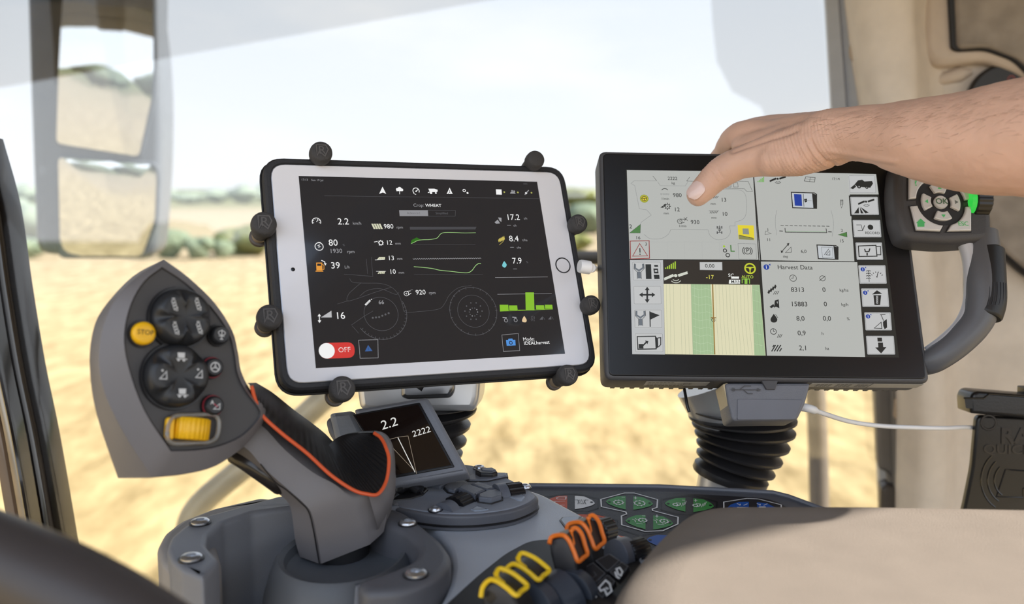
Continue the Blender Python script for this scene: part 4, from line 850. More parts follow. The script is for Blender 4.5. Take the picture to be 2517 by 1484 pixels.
tl([(676, 832), (681, 1020), (688, 1232)], 7, E_('a9894a')); tl([(676, 832), (681, 1020), (688, 1232)], 2, DK); tp([(665, 1020), (696, 1020), (694, 1026), (667, 1026)], E_('8d6b3a'), .0002); ta(680, 1036, 10, 3, DK)
# harvest data panel
tl([(950, 702), (984, 1238)], 2); tl([(907, 190), (950, 702)], 7); tl([(200, 690), (1500, 704)], 4)
tc_(982, 734, 17, NB); tt('i', 978, 734, 22, WH_, bold=.01); tp([(994, 722), (1004, 714), (1006, 726)], NB); tt('Harvest Data', 1044, 735, 26)
ta(1134, 797, 20, 3); tl([(1134, 797), (1134, 782)], 3); tl([(1122, 797), (1136, 797)], 3); ta(1302, 798, 16, 3); tl([(1284, 812), (1318, 784)], 3)
for y, a, b, u in ((864, '8313', '0', 'kg/ha'), (946, '15883', '0', 'kg/h'), (1028, '8,0', '0,0', '%'), (1111, '0,9', '', 'h'), (1196, '2,1', '', 'ha')):
    k = (y-864)/332
    tt(a, (1160, 1169, 1176, 1183, 1191)[round(k*4)], y, 27, DK, 'CENTER'); 
    if b: tt(b, (1310, 1318, 1327)[round(k*4)], y, 27, DK, 'CENTER')
    tt(u, (1398, 1408, 1440, 1296, 1316)[round(k*4)], y+2, 17)
for x, y in ((984, 832), (984, 914), (998, 1158)): tl([(x, y), (x+70, y+2), (x+75, y+68), (x+6, y+66)], 1.2, E_('aeb0ae'), True)
for k in range(4): tp([(988+k*12, 880-k*10), (996+k*12, 862-k*10), (1004+k*12, 872-k*10), (998+k*12, 888-k*10)])
for k in range(3): tl([(1022+k*10, 890), (1034+k*10, 870)], 3)
tp([(1000, 960), (1022, 944), (1028, 958), (1010, 968)]); tp([(1030, 924), (1052, 918), (1056, 968), (1036, 960), (1026, 966)]); tp([(1040, 932), (1046, 930), (1046, 944)], LG, .0002)
tp([(v.x, v.y) for v in cr1([Vector((a, b, 0)) for a, b in ((1024, 1000), (1044, 1030), (1036, 1048), (1014, 1048), (1006, 1030), (1024, 1000))], 4)]); tl([(1034, 1004), (1048, 1024)], 3)
ta(1022, 1101, 17, 3.5); tl([(1022, 1101), (1022, 1088)], 3); tl([(1022, 1101), (1032, 1101)], 3)
for k in range(3): tl([(1044+k*9, 1136), (1054+k*9, 1116)], 3)
for k in range(4):
    x = 1012+k*15; tl([(x, 1214), (x+22, 1178)] if k < 3 else [(x, 1214), (x+12, 1196)], 6)
tl([(1018, 1190), (1026, 1178)], 6)
d.build('display', None, tm, smooth=0)
# --- label strips below the glass
bf = Fr(kf_.W(0, y0-.001, 0), kf_.x, kf_.z*-1, kf_.y*-1)       # bottom face
fl = MB(); LW = M('label_silver', 'a9a7a2', .5, var=.02); LK = M('label_ink', '2a2a2a', .6)
def bx_(px, py): return bf.hit(px, py)
q = [bx_(*a) for a in ((1590, 936), (1748, 936), (1742, 951), (1588, 950))]; xa, xb = q[0][0], q[1][0]
fl.box(bf, xa, xb, .006, .020, -.0001, .0002, LW); 
fl.text(bf, 'G245.810.480.201', xa+.002, .0135, .0040, .0004, LK)
for y_, x_ in ((.0085, .022), (.0180, .030)):
    for k in range(int(x_/.003)): fl.line(bf, [(xa+.002+k*.003, y_), (xa+.0042+k*.003, y_)], .0012, .0004, LK)
fl.text(bf, 'CE', xb-.020, .012, .006, .0004, LK)
fl.build('type_label', None, tm); fl = MB(); xc = bx_(1990, 945)[0]; xd = bx_(2140, 945)[0]; xe = bx_(2262, 948)[0]
fl.box(bf, xc, xd, .006, .020, -.0001, .0002, LW); [fl.line(bf, [(xc+.002+k*.0032, y_), (xc+.0044+k*.0032, y_)], .0012, .0004, LK) for y_ in (.0095, .0130, .0165) for k in range(14) if (k*7+int(y_*1e4)) % 5]
fl.box(bf, xd+.001, xe, .006, .020, -.0001, .0002, M('label_pale', 'b9b5ac', .5)); fl.build('rating_label', None, tm)
# --- USB cover under the terminal
us = frame(kf_.W(0, 0, -.004), kf_.z, kf_.x)
uo = lambda L, z=0: [us.hit(a, b, z) for a, b in L]
TG2 = M('cover_grey', '6f7076', .5, bump=.3, bscale=900)
u = MB(); u.prism(us, rnd(uo([(1782, 941), (1993, 941), (1980, 990), (1960, 1032), (1800, 1034), (1790, 990)]), .003), -.03, .0, TG2, .002, 3, .003); uc = u.build('socket_cover', None, tm)
u = MB(); u.prism(us, rnd(uo([(1812, 980), (1972, 982), (1954, 1031), (1812, 1032)]), .0015), 0, .0008, M('cover_flap', '707178', .5), .0006); u.prism(us, uo([(1870, 937), (1910, 937), (1903, 958), (1882, 958)]), 0, .0025, TG, .0005)
x, y = us.hit(1830, 958); 
u.line(us, [(x-.009, y), (x+.010, y)], .0007, .0009, TG); u.disc(us, x-.009, y, .0014, .0009, TG); u.line(us, [(x-.004, y), (x, y+.003), (x+.005, y+.003)], .0007, .0009, TG); u.line(us, [(x-.001, y), (x+.002, y-.003), (x+.006, y-.003)], .0007, .0009, TG); u.poly(us, [(x+.010, y+.0015), (x+.013, y), (x+.010, y-.0015)], .0009, TG)
u.build('flap', None, uc)
MB().prism(us, rnd(uo([(1775, 945), (1788, 941), (1806, 1034), (1796, 1030)], -.004), .001), -.026, -.002, M('cover_side', 'c9b691', .5), .001).build('cover_side', None, uc)
# --- key pad and handle
pf_ = frame(kf_.W(.13, 0, .022), kf_.z + kf_.x*.02, kf_.x)
def kq(L, z=0): return [pf_.hit(a, b, z) for a, b in L]
PB = M('pad_grey', '454446', .5, bump=.25, bscale=1500, var=.03)
kp = MB(); kp.prism(pf_, rnd(kq([(2206, 395), (2200, 460), (2206, 530), (2222, 580), (2245, 590), (2330, 597), (2440, 590), (2442, 540), (2424, 400), (2380, 340), (2240, 350)]), .008), -.026, .0, PB, .006, 5, .006); pad = kp.build('key_pad', None, tm)
SK = M('key_silver', 'd9d9db', .35, metal=.1, bump=.1, var=.03); SB = M('pad_recess', '262527', .5)
ox, oy = pf_.hit(2310, 499); s1 = (pf_.hit(2360, 499)[0]-ox)/50      # metres per pixel here
r_ = MB(); r_.disc(pf_, ox, oy, 57*s1, .0004, SB, 48); r_.build('key_ring', None, pad)
def keyp(L, nm='key'): 
    q = rnd(kq(L), .002); r2 = MB(); r2.prism(pf_, inset(q if area(q) > 0 else q[::-1], -.0010), -.0005, .0005, SB); r2.prism(pf_, q, 0, .0028, SK, .0012, 4); return r2.build(nm, None, pad)
def arcpts(r, a0, a1, n=8): return [(ox+r*s1*math.cos(math.radians(a0+(a1-a0)*k/n)), oy+r*s1*math.sin(math.radians(a0+(a1-a0)*k/n))) for k in range(n+1)]
def seg(r0, r1, a0, a1):
    q = rnd(arcpts(r1, a0, a1)+arcpts(r0, a1, a0), .0009, 3); m = MB(); m.prism(pf_, q, 0, .0028, SK, .0008, 3); return m.build('arrow_key', None, pad)
segs = [seg(25, 47, 62, 118), seg(25, 47, -28, 28), seg(25, 47, 152, 208), seg(25, 47, 242, 298)]
m = MB(); m.lathe(pf_, [(16.5*s1, 0), (16.5*s1, .0022), (15*s1, .003), (.0001, .0031)], 32, SK, ox, oy); okk = m.build('ok_key', None, pad)
LK2 = M('key_glow_green', '4aa85c', .4, emit=.75)
g = MB(); g.text(pf_, 'OK', ox, oy, .0070, .0034, M('key_ink', '3f6b4a', .5), 'CENTER', .004); g.build('symbol', None, okk)
for sgo, a in zip(segs, (90, 0, 180, 270)):
    g = MB(); aa = math.radians(a); c0 = Vector((ox+36*s1*math.cos(aa), oy+36*s1*math.sin(aa))); t_ = Vector((math.cos(aa), math.sin(aa))); n_ = Vector((-t_.y, t_.x))
    g.poly(pf_, [tuple(c0+t_*.0016), tuple(c0-t_*.001+n_*.0017), tuple(c0-t_*.001-n_*.0017)], .0030, LK2 if a != 0 else M('key_ink2', '6d7270', .5)); g.build('symbol', None, sgo)
def outer(c1, c2, c3, a0, a1):   # corner keys with a round bite towards the ring
    q = kq([c1, c2, c3]); return q + arcpts(60, a0, a1)
def okey(q):
    q = rnd(q, .0010, 2) if False else q
    if area(q) < 0: q = q[::-1]
    m = MB(); m.prism(pf_, inset(q, -.0010), -.0005, .0005, SB); m.prism(pf_, q, 0, .0028, SK, .0012, 4); return m.build('corner_key', None, pad)
k1 = okey(outer((2292, 437), (2232, 437), (2232, 491), 172, 109)); k2 = okey(outer((2381, 492), (2384, 438), (2330, 437), 70, 7))
k3 = okey(outer((2236, 509), (2250, 567), (2308, 570), 267, 190)); k4 = okey(outer((2326, 570), (2384, 569), (2384, 509), -10, -73))
def sym(par, f):
    g = MB(); f(g); g.build('symbol', None, par)
def hp2(px, py): return pf_.hit(px, py, .003)
sym(k1, lambda g: g.text(pf_, '?', *hp2(2251, 449), .0085, .0031, LK2, 'CENTER', .008))
sym(k3, lambda g: (g.poly(pf_, [hp2(2252, 548), hp2(2263, 537), (hp2(2275, 548))], .0031, LK2), g.poly(pf_, [hp2(2255, 548), hp2(2272, 548), hp2(2272, 557), hp2(2255, 557)], .0031, LK2)))
sym(k4, lambda g: g.text(pf_, 'ESC', *hp2(2368, 550), .0052, .0031, LK2, 'CENTER', .004))
sym(k2, lambda g: g.line(pf_, [hp2(2352, 452), hp2(2366, 452), hp2(2366, 462)], .0006, .0031, LK2))
# green ring and rotary knob on the right of the pad
af = Fr(pf_.W(*pf_.hit(2404, 490), -.004), pf_.z, pf_.y, pf_.x)
MB().lathe(af, [(.0125, -.009), (.0128, -.0055), (.0120, -.0045)], 40, M('glow_ring', '35d24a', .3, emit=.9)).build('glow_ring', None, pad)
kb = MB(); rr_ = [[af.W(q*math.cos(2*math.pi*k/80), q*math.sin(2*math.pi*k/80), z) for k in range(80) for q in [r*(1-(.035 if (k//2) % 2 else 0))]] for r, z in ((.0125, -.005), (.0140, -.004), (.0138, .007), (.0122, .0085))]
kb.ring_loft(rr_, BLK2); kb.build('rotary_knob', None, pad)
# handle: arm, rubber grip and lower bow
hd_ = MB()
def hpt(px, py, z): return pf_.W(*pf_.hit(px, py, z), z)
path = [(2412, 570, -.012), (2414, 620, -.013), (2416, 690, -.013), (2414, 745, -.014), (2396, 795, -.016), (2350, 845, -.020), (2300, 882, -.026), (2270, 895, -.034)]
pts = cr1([hpt(*a) for a in path], 5); nP = len(pts); rad_ = [.0125+.002*math.sin(math.pi*min(1, k/20)) - .0035*max(0, (k-20)/(nP-20)) for k in range(nP)]
hd_.tube(pts, rad_, 24, M('handle_grey', '5c5d61', .4, bump=.1), up=pf_.z); hn = hd_.build('handle', None, tm)
gr = MB(); gp_ = cr1([hpt(*a) for a in [(2424, 606, -.0115), (2428, 690, -.0115), (2428, 742, -.0125), (2418, 778, -.014)]], 8)
gr.tube(gp_, [.009]+[.0135]*(len(gp_)-2)+[.0125], 24, M('grip_rubber', '141415', .45, bump=.1), up=pf_.z)
for k in range(-3, 4): gr.tube([q + pf_.z*.0134*math.cos(k*.22) + pf_.x*.0134*math.sin(k*.22) for q in gp_[10:-4]], .0005, 6, BLK2)
gr.build('grip', None, hn)
br = MB(); br.tube(cr1([hpt(*a) for a in [(2372, 596, -.010), (2384, 640, -.012), (2388, 700, -.014), (2384, 752, -.016), (2362, 800, -.018), (2322, 840, -.022), (2284, 868, -.03)]], 5), .006, 14, M('handle_rib', 'bcbcc0', .35), up=pf_.z); br.build('inner_rib', None, hn)
# --- ribbed bellows column below the terminal
ps = thing('display_post', 'ribbed black bellows column below the black terminal', 'post', P(1790, 1230, .80))
d_ = .86
bellows(ps, [(1690, 1003, 1955, 1000), (1694, 1028, 1955, 1028), (1703, 1045, 1952, 1060), (1709, 1066, 1938, 1098), (1713, 1088, 1920, 1134), (1713, 1112, 1902, 1166), (1708, 1138, 1886, 1186)], d_)
MB().tube([P(1770, 930, d_), P(1790, 975, d_), P(1812, 1010, d_)], [.043, .041, .039], 28, SIL).build('head', None, ps)
MB().tube([P(1798, 1180, d_), P(1794, 1205, d_), P(1790, 1260, d_)], .031, 28, SIL).build('tube', None, ps)
MB().tube([P(1682, 955, .76), P(1690, 1000, .75), P(1694, 1012, .75)], .0013, 8, BLK2).build('wire', None, ps)
# --- white cable from the socket to the phone holder
cb = MB(); cp = cr1([P(1968, 1000, .735), P(1990, 1004, .735), P(2030, 1018, .75), P(2090, 1036, .78), P(2160, 1046, .80), P(2240, 1050, .81), P(2320, 1052, .83), P(2385, 1050, .88), P(2450, 1060, .905), P(2560, 1150, .92)], 6)
cb.tube(cp, [.0034]*9+[.0020]*(len(cp)-9), 12, WP); tag(cb.build('charging_cable'), 'white cable sagging from the socket under the terminal to the black phone holder', 'cable')
# --- phone holder
hf2 = frame(P(2440, 1080, .87), (-.10, -.97, .10), (1, 0, 0))
def q2(L, z=0): return [hf2.hit(a, b, z) for a, b in L]
ph = thing('phone_holder', 'black plastic phone holder with embossed letters at the right edge', 'holder', hf2.H(2440, 1280))
GBK = M('holder_black', '1a191a', .28, bump=.08, bscale=500, spec=.5)
MB().prism(hf2, rnd(q2([(2402, 1020), (2600, 1030), (2760, 1030), (2760, 1420), (2330, 1420), (2372, 1240), (2390, 1150)]), .006), -.008, 0, GBK, .0025, 4).build('back_plate', None, ph)
tr_ = MB(); tr_.prism(hf2, rnd(q2([(2362, 975), (2368, 960), (2380, 955), (2517, 966), (2760, 985), (2760, 1035), (2517, 1022), (2364, 1008)]), .002), -.012, .022, GBK, .003, 4, .002); tr_.prism(hf2, rnd(q2([(2371, 978), (2425, 980), (2760, 1000), (2760, 1022), (2374, 1003)], .022), .001), .0215, .0218, M('tray_inner', '0c0c0d', .3)); tr_.tube([hf2.W(*hf2.hit(a, b, .0225), .0225) for a, b in ((2368, 978), (2418, 979), (2432, 968), (2517, 974), (2700, 985))], .0009, 6, GBK); tr_.build('clamp_jaw', None, ph)
MB().prism(hf2, rnd(q2([(2512, 950), (2560, 950), (2560, 970), (2512, 968)]), .001), -.01, .01, GBK, .002).build('jaw_tab', None, ph)
em = MB(); GBE = M('holder_emboss', '242325', .2, spec=.6)
x, y = hf2.hit(2458, 1072); em.text(hf2, 'RAM', x, y, .021, .0004, GBE, 'LEFT', .03, .03); x, y = hf2.hit(2416, 1104); em.text(hf2, 'QUICK', x, y, .0125, .0003, GBE, 'LEFT', .02, .04, 1.15)
x, y = hf2.hit(2482, 1180)
for r in (.026, .020, .014): em.tube([hf2.W(x+r*math.cos(math.radians(a)), y+r*1.15*math.sin(math.radians(a)), .0003) for a in range(130, 250, 10)], .0008, 6, GBE)
em.tube([hf2.W(x+a, y+b, .0003) for a, b in ((-.004, .010), (.02, .009), (.03, .002), (.012, -.008), (.012, -.016), (-.012, -.016), (-.004, .010))], .0007, 6, GBE)
x, y = hf2.hit(2430, 1038); em.lathe(hf2, [(.008, 0), (.0075, .0006), (.006, .0006), (.0056, .0001)], 24, GBE, x, y, cap0=False, cap1=False); em.build('emboss', None, ph)
# ================================================================== touch panel with function symbols
def zpl(px): return -.262
bp = frame((0, .70, EYE.z-.268), (0, -.13, 1), (1, 0, 0))
def bq(L, z=0): return [bp.hit(a, b, z) for a, b in L]
fp = thing('function_panel', 'black panel with green, orange and blue function symbols behind the paddle levers', 'control panel', bp.H(1640, 1300, -.02))
PNL = M('panel_black', '2e2c2f', .4, bump=.2, bscale=1300, var=.05)
MB().prism(bp, rnd(bq([(1285, 1180), (1620, 1184), (1905, 1200), (1950, 1210), (2090, 1262), (2190, 1310), (2250, 1500), (1500, 1500), (1300, 1290)]), .01), -.028, -.002, GREYD, .006, 4).build('frame', None, fp)
MB().prism(bp, rnd(bq([(1310, 1206), (1620, 1206), (1880, 1222), (1915, 1232), (2010, 1290), (2060, 1480), (1560, 1500), (1330, 1290)]), .008), -.01, .0, PNL, .002, 3).build('panel', None, fp)
MB().tube([bp.W(*bp.hit(a, b, .0), -.001) for a, b in ((1300, 1190), (1620, 1193), (1900, 1208), (1940, 1218), (2080, 1270))], .0022, 8, M('panel_rim', '6b6d75', .4)).build('rim', None, fp)
OX, OY, SC = 1150, 1150, 2.961; Z = .0004; PX = .05/400*1.12
PG = M('sym_green', '3f8f45', .4); PO = M('sym_orange', 'cc5430', .4); PW = M('sym_white', 'e6e6e6', .4); PBl = M('sym_blue', '2456a8', .4); PK = M('sym_black', '121213', .4)
pn = MB()
def T(x, y): return bp.hit(OX+x/SC, OY+y/SC)
def pl_(L, w, m, closed=False, z=.0004): pn.line(bp, [T(*q) for q in L], w*PX, z, m, closed)
def leaf(x0_, y0_, w, h, m, sk=0, ml=None, mr=None, sl=.06):
    ml = ml or m; mr = mr or m
    L_ = [(x0_+w*.42*t, y0_+h*.5 - h*.5*math.sin(math.pi*.5*min(1, t*1.0))**.8 + sl*h*0) for t in (0, .1, .3, .6, 1)]
    U = [(x0_, y0_+h*.45), (x0_+w*.06, y0_+h*.25), (x0_+w*.22, y0_+h*.04), (x0_+w*.42, y0_)]; D = [(x0_+w*.42, y0_+h), (x0_+w*.22, y0_+h*.84), (x0_+w*.06, y0_+h*.62)]
    pn.poly(bp, rnd([T(a, b+(a-x0_)*sl) for a, b in U+D], 2*PX*2, 3), .0003, ml)
    U = [(x0_+w*.58, y0_), (x0_+w*.78, y0_+h*.04), (x0_+w*.94, y0_+h*.3), (x0_+w, y0_+h*.52)]; D = [(x0_+w*.94, y0_+h*.68), (x0_+w*.78, y0_+h*.86), (x0_+w*.58, y0_+h)]
    pn.poly(bp, rnd([T(a, b+(a-x0_)*sl) for a, b in U+D], 2*PX*2, 3), .0003, mr)
    for k in (.05, .95): a = T(x0_+w*k+(8 if k < .5 else -8), y0_+h*.47+w*k*sl); pn.disc(bp, a[0], a[1], 9*PX, .0006, PK)
def hexo(x0_, y0_, w, h, m, sl=.05, wd=6):
    L_ = [(x0_, y0_+h*.25), (x0_+w*.42, y0_), (x0_+w*.60, y0_), (x0_+w, y0_+h*.25), (x0_+w*.99, y0_+h*.8), (x0_+w*.8, y0_+h), (x0_+w*.3, y0_+h*.98), (x0_, y0_+h*.8)]
    pl_([(a, b+(a-x0_)*sl) for a, b in L_], wd, m, True)
leaf(576, 200, 350, 98, PO, mr=PW, sl=.02); hexo(552, 180, 398, 125, PK, .03)
leaf(1004, 202, 345, 98, PG, sl=.03); leaf(1432, 214, 360, 100, PG, sl=.04); hexo(1408, 192, 406, 140, PK, .05)
leaf(1890, 240, 370, 110, PBl, sl=.05); pl_([(1864, 320), (1862, 250), (2030, 224), (2115, 228), (2280, 270), (2282, 330)], 7, PW)
pl_([(968, 230), (1140, 184), (1210, 184), (1380, 232), (1376, 290), (1342, 300), (1345, 312), (1530, 360), (1528, 410), (1420, 458), (1290, 464), (1120, 416), (1118, 350), (1155, 338), (1150, 322), (972, 284)], 8, PW, True)
leaf(1146, 338, 350, 104, PG, sl=.04); leaf(720, 330, 350, 80, PO, sl=.06); hexo(690, 318, 400, 120, PK, .08)
leaf(860, 455, 360, 90, PO, sl=.15); leaf(1300, 478, 360, 100, PBl, sl=.08); pl_([(1275, 530), (1275, 486), (1420, 465)], 5, PK); pl_([(1245, 525), (1245, 490), (1060, 430)], 5, PK)
def gear(x, y, r, m=PW):
    a = T(x, y); pn.arc(bp, a[0], a[1], r*PX, 6*PX, .0006, m, 20, ry=r*PX*.95); pn.disc(bp, a[0], a[1], r*.3*PX, .0006, m, 10)
    for k in range(9): t = k*.698; pn.disc(bp, a[0]+r*1.15*PX*math.cos(t), a[1]+r*1.15*PX*math.sin(t), 4.5*PX, .0006, m, 8)
for x, y, r in ((1096, 254, 27), (1250, 260, 30), (1272, 384, 22), (1428, 392, 22)): gear(x, y, r)
for x, y in ((1130, 216), (1570, 238), (1280, 352)): pl_([(x-12, y), (x+12, y+1)], 5, PW, z=.0006)
for x, y in ((1220, 222), (1658, 240), (1376, 354)): pl_([(x-12, y), (x+12, y+1)], 5, PW, z=.0006); pl_([(x, y-10), (x, y+10)], 5, PW, z=.0006)
for x, y in ((1510, 270), (1655, 276)): a = T(x, y); pn.arc(bp, a[0], a[1], 14*PX, 7*PX, .0006, PW, 14); pl_([(x+4, y-14), (x+36, y-10), (x+34, y+4), (x+6, y+12)], 6, PW, z=.0006); [pl_([(x+44+k*12, y+14-k*6), (x+56+k*12, y-14-k*6)], 3, PW, z=.0006) for k in range(3)]
for x, y in ((1215, 384), (1370, 390)): pl_([(x-20, y-8), (x, y-2), (x+6, y+16)], 4, PW, z=.0006); pl_([(x, y-16), (x+14, y-4)], 4, PW, z=.0006); pl_([(x+10, y+24), (x+60, y+28)], 4, PW, z=.0006)
pl_([(780, 236), (800, 236), (812, 262), (826, 234), (842, 264), (856, 236), (878, 238)], 4, PK, z=.0006); pl_([(812, 236), (800, 266)], 3, PK, z=.0006); pl_([(844, 236), (860, 268)], 3, PK, z=.0006); pl_([(820, 262), (836, 264)], 5, PK, z=.0006)
pl_([(645, 222), (665, 214), (715, 214), (712, 232), (650, 230)], 5, PW, True, z=.0006); pl_([(636, 270), (632, 248), (708, 244)], 4, PW, z=.0006); pl_([(640, 276), (705, 274)], 4, PW, z=.0006); pl_([(660, 222), (700, 224)], 3, PK, z=.0008)
a = T(967, 384); pn.arc(bp, a[0], a[1], 26*PX, 6*PX, .0006, PW, 20); pn.disc(bp, a[0], a[1], 22*PX, .0005, PW, 20); pl_([(955, 378), (980, 378), (980, 396), (955, 396)], 5, PK, True, z=.0008); pl_([(960, 376), (962, 366), (974, 366), (976, 376)], 4, PK, z=.0008)
for x in (1995, 2140):
    pl_([(x-38, 262), (x-10, 274)], 5, PW, z=.0006); pl_([(x+40, 264), (x+12, 276)], 5, PW, z=.0006); pl_([(x-14, 264), (x-10, 274), (x-20, 276)], 3, PW, z=.0006)
pn.poly(bp, [T(*q) for q in ((1960, 288), (2038, 292), (2040, 330), (1955, 330))], .0006, PW); pn.poly(bp, [T(*q) for q in ((2120, 284), (2165, 284), (2192, 330), (2100, 330))], .0006, PW)
pn.build('symbols', None, fp, smooth=0)
# ================================================================== multi-function joystick
JG = M('joystick_grey', '757172', .42, bump=.12, bscale=1800, var=.03)
JF = M('joystick_face', '413f40', .52, bump=.12, bscale=1800, var=.03)
JR = M('grip_ribbed', '1c1a1b', .5, bump=.1, bscale=900)
ORG = M('orange_line', 'd9592c', .45); YB = M('yellow_button', 'f2b80f', .38, var=.03)
def crc(pts, corners, n):       # closed smooth curve with sharp corners
    out = []; N = len(pts); cs = sorted(corners)
    for i, c in enumerate(cs):
        e = cs[(i+1) % len(cs)]; idx = []
        k = c
        while True:
            idx.append(k % N)
            if k % N == e and len(idx) > 1: break
            k += 1
        out += cr1([pts[j] for j in idx], n)[:-1]
    return out
jf = frame(P(430, 880, .545), (.66, -.72, .22), (1, 0, 0))
js = thing('joystick', 'grey multi-button joystick with yellow buttons and an orange-edged ribbed grip', 'joystick', (P(830, 1370, .61).x, P(830, 1370, .61).y, EYE.z-.262))
A_ = [(398, 656), (455, 694), (520, 755), (562, 816), (577, 868), (584, 916), (604, 960), (640, 1010), (628, 1040), (590, 1075), (535, 1098), (480, 1107), (420, 1109), (355, 1010), (315, 900), (305, 820), (322, 745), (355, 690)]
B_ = [(403, 637), (464, 682), (528, 744), (571, 812), (585, 866), (593, 912), (614, 955), (655, 1010), (640, 1050), (600, 1097), (530, 1145), (455, 1165), (373, 1174), (300, 1060), (250, 950), (243, 850), (272, 752), (332, 684)]
C_ = [(401, 638), (458, 684), (515, 750), (550, 815), (565, 868), (572, 915), (592, 960), (620, 1010), (610, 1050), (588, 1096), (520, 1142), (430, 1168), (290, 1175), (238, 1020), (221, 910), (226, 825), (252, 760), (325, 680)]
D_ = [(x+(430-x)*.12, y+(910-y)*.12) for x, y in C_]
def jr(L, z, k=4): return crc([jf.H(a, b, zz) for (a, b), zz in zip(L, z if isinstance(z, list) else [z]*18)], [0, 12], k)
hd2 = MB()
A0 = jr([(x+(430-x)*.02, y+(890-y)*.02) for x, y in A_], -.0022); A1 = jr(A_, -.0012)
hd2.ring_loft([jr(D_, -.046), jr(C_, -.036), jr([((b[0]*.10+c[0]*.90), (b[1]*.10+c[1]*.90)) for b, c in zip(B_, C_)], -.031), jr([((b[0]*.95+c[0]*.05), (b[1]*.95+c[1]*.05)) for b, c in zip(B_, C_)], -.0085), jr([((b[0]*.97+a[0]*.03), (b[1]*.97+a[1]*.03)) for b, a in zip(B_, A_)], -.0068), jr(A_, -.0004), ], JG, True, False)
hd2.build('head', None, js, smooth=32)
fc = MB(); fc.ring_loft([jr(A_, -.006), jr(A_, -.0012), A0], JF, True, True); fc.build('face_plate', None, js)
print('depth at neck', (jf.H(610, 1040)-EYE).dot(Vector((0, CP, -SP))))
# buttons
def jbtn(px, py, r, h, mat, name, well=True):
    x, y = jf.hit(px, py, h); m = MB(); m.lathe(jf, [(r*1.0, -.004), (r, h*.55), (r*.93, h*.85), (r*.78, h), (r*.4, h*.97), (.0002, h*.95)], 36, mat, x, y); o = m.build(name, None, js)
    if well: w = MB(); w.lathe(jf, [(r*1.2, -.0018), (r*1.17, .0004), (r*1.03, .0003), (r*1.02, -.002)], 36, BLK2, x, y, cap0=False, cap1=False); w.build('button_well', None, o)
    return o, x, y
JB = M('button_black', '26272a', .42, bump=.08, bscale=900)
MW = M('mark_light', 'cfcfcf', .5)
def rocker(px, py, R, rot, h):
    x, y = jf.hit(px, py, h); N = 144
    def ring(rad, z, notch): return [jf.W(x+q*math.cos(t), y+q*math.sin(t), z) for t in [2*math.pi*k/N for k in range(N)] for q in [rad*(1-notch*math.exp(-(((t-rot+math.pi/4) % (math.pi/2) - math.pi/4)/.20)**2))]]
    m = MB(); m.ring_loft([ring(R, -.004, 0), ring(R*1.01, h*.25, 0), ring(R, h*.48, .05), ring(R*.97, h*.72, .25), ring(R*.91, h*.9, .38), ring(R*.82, h, .42), ring(R*.6, h*.97, .40), ring(R*.35, h*.86, .1), ring(.0003, h*.82, 0)], JB)
    o = m.build('four_way_rocker', None, js, smooth=50)
    w = MB(); w.lathe(jf, [(R*1.12, -.0018), (R*1.1, .0004), (R*1.02, .0003), (R*1.02, -.002)], 48, BLK2, x, y, cap0=False, cap1=False); w.build('button_well', None, o)
    g = MB()
    for k in range(4):
        t = rot + math.pi/4 + k*math.pi/2; cx_, cy_ = x+R*.58*math.cos(t), y+R*.58*math.sin(t); z = h*1.015
        if rot > .5: 
            if k % 2: g.line(jf, [(cx_-.0022, cy_-.002), (cx_+.0014, cy_+.0024), (cx_+.0018, cy_-.002)], .0006, z, MW, True); g.disc(jf, cx_-.001, cy_+.0028, .0007, z, MW, 8)
            else: g.poly(jf, [(cx_-.0024, cy_+.0024), (cx_+.002, cy_+.0026), (cx_+.002, cy_-.0006), (cx_-.002, cy_-.0006)], z, MW); g.disc(jf, cx_-.0016, cy_-.0018, .0009, z, MW, 8); g.disc(jf, cx_+.0016, cy_-.0018, .0009, z, MW, 8); g.line(jf, [(cx_-.003, cy_-.0012), (cx_+.0036, cy_-.0012)], .0005, z, MW)
        else:
            for j in range(3): g.arc(jf, cx_-.0006+j*.0006, cy_+.0018-j*.0016, .0011, .0004, z, MW, 10)
            g.line(jf, [(cx_, cy_-.003), (cx_+.002, cy_-.0014), (cx_+.0021, cy_-.0034)], .0004, z, MW, True); g.line(jf, [(cx_-.0016, cy_+.0036), (cx_+.0002, cy_+.0036)], .0005, z, MW)
    g.build('symbols', None, o, smooth=0)
rocker(459, 777, .0172, 0.12, .0105); rocker(447, 921, .0182, .88, .0105)
o, x, y = jbtn(357, 818, .0068, .0042, YB, 'round_button'); g = MB(); g.text(jf, 'STOP', x+.0002, y+.0003, .0040, .0043, M('ink', '3a2c10', .5), 'CENTER', .004); g.build('symbol', None, o)
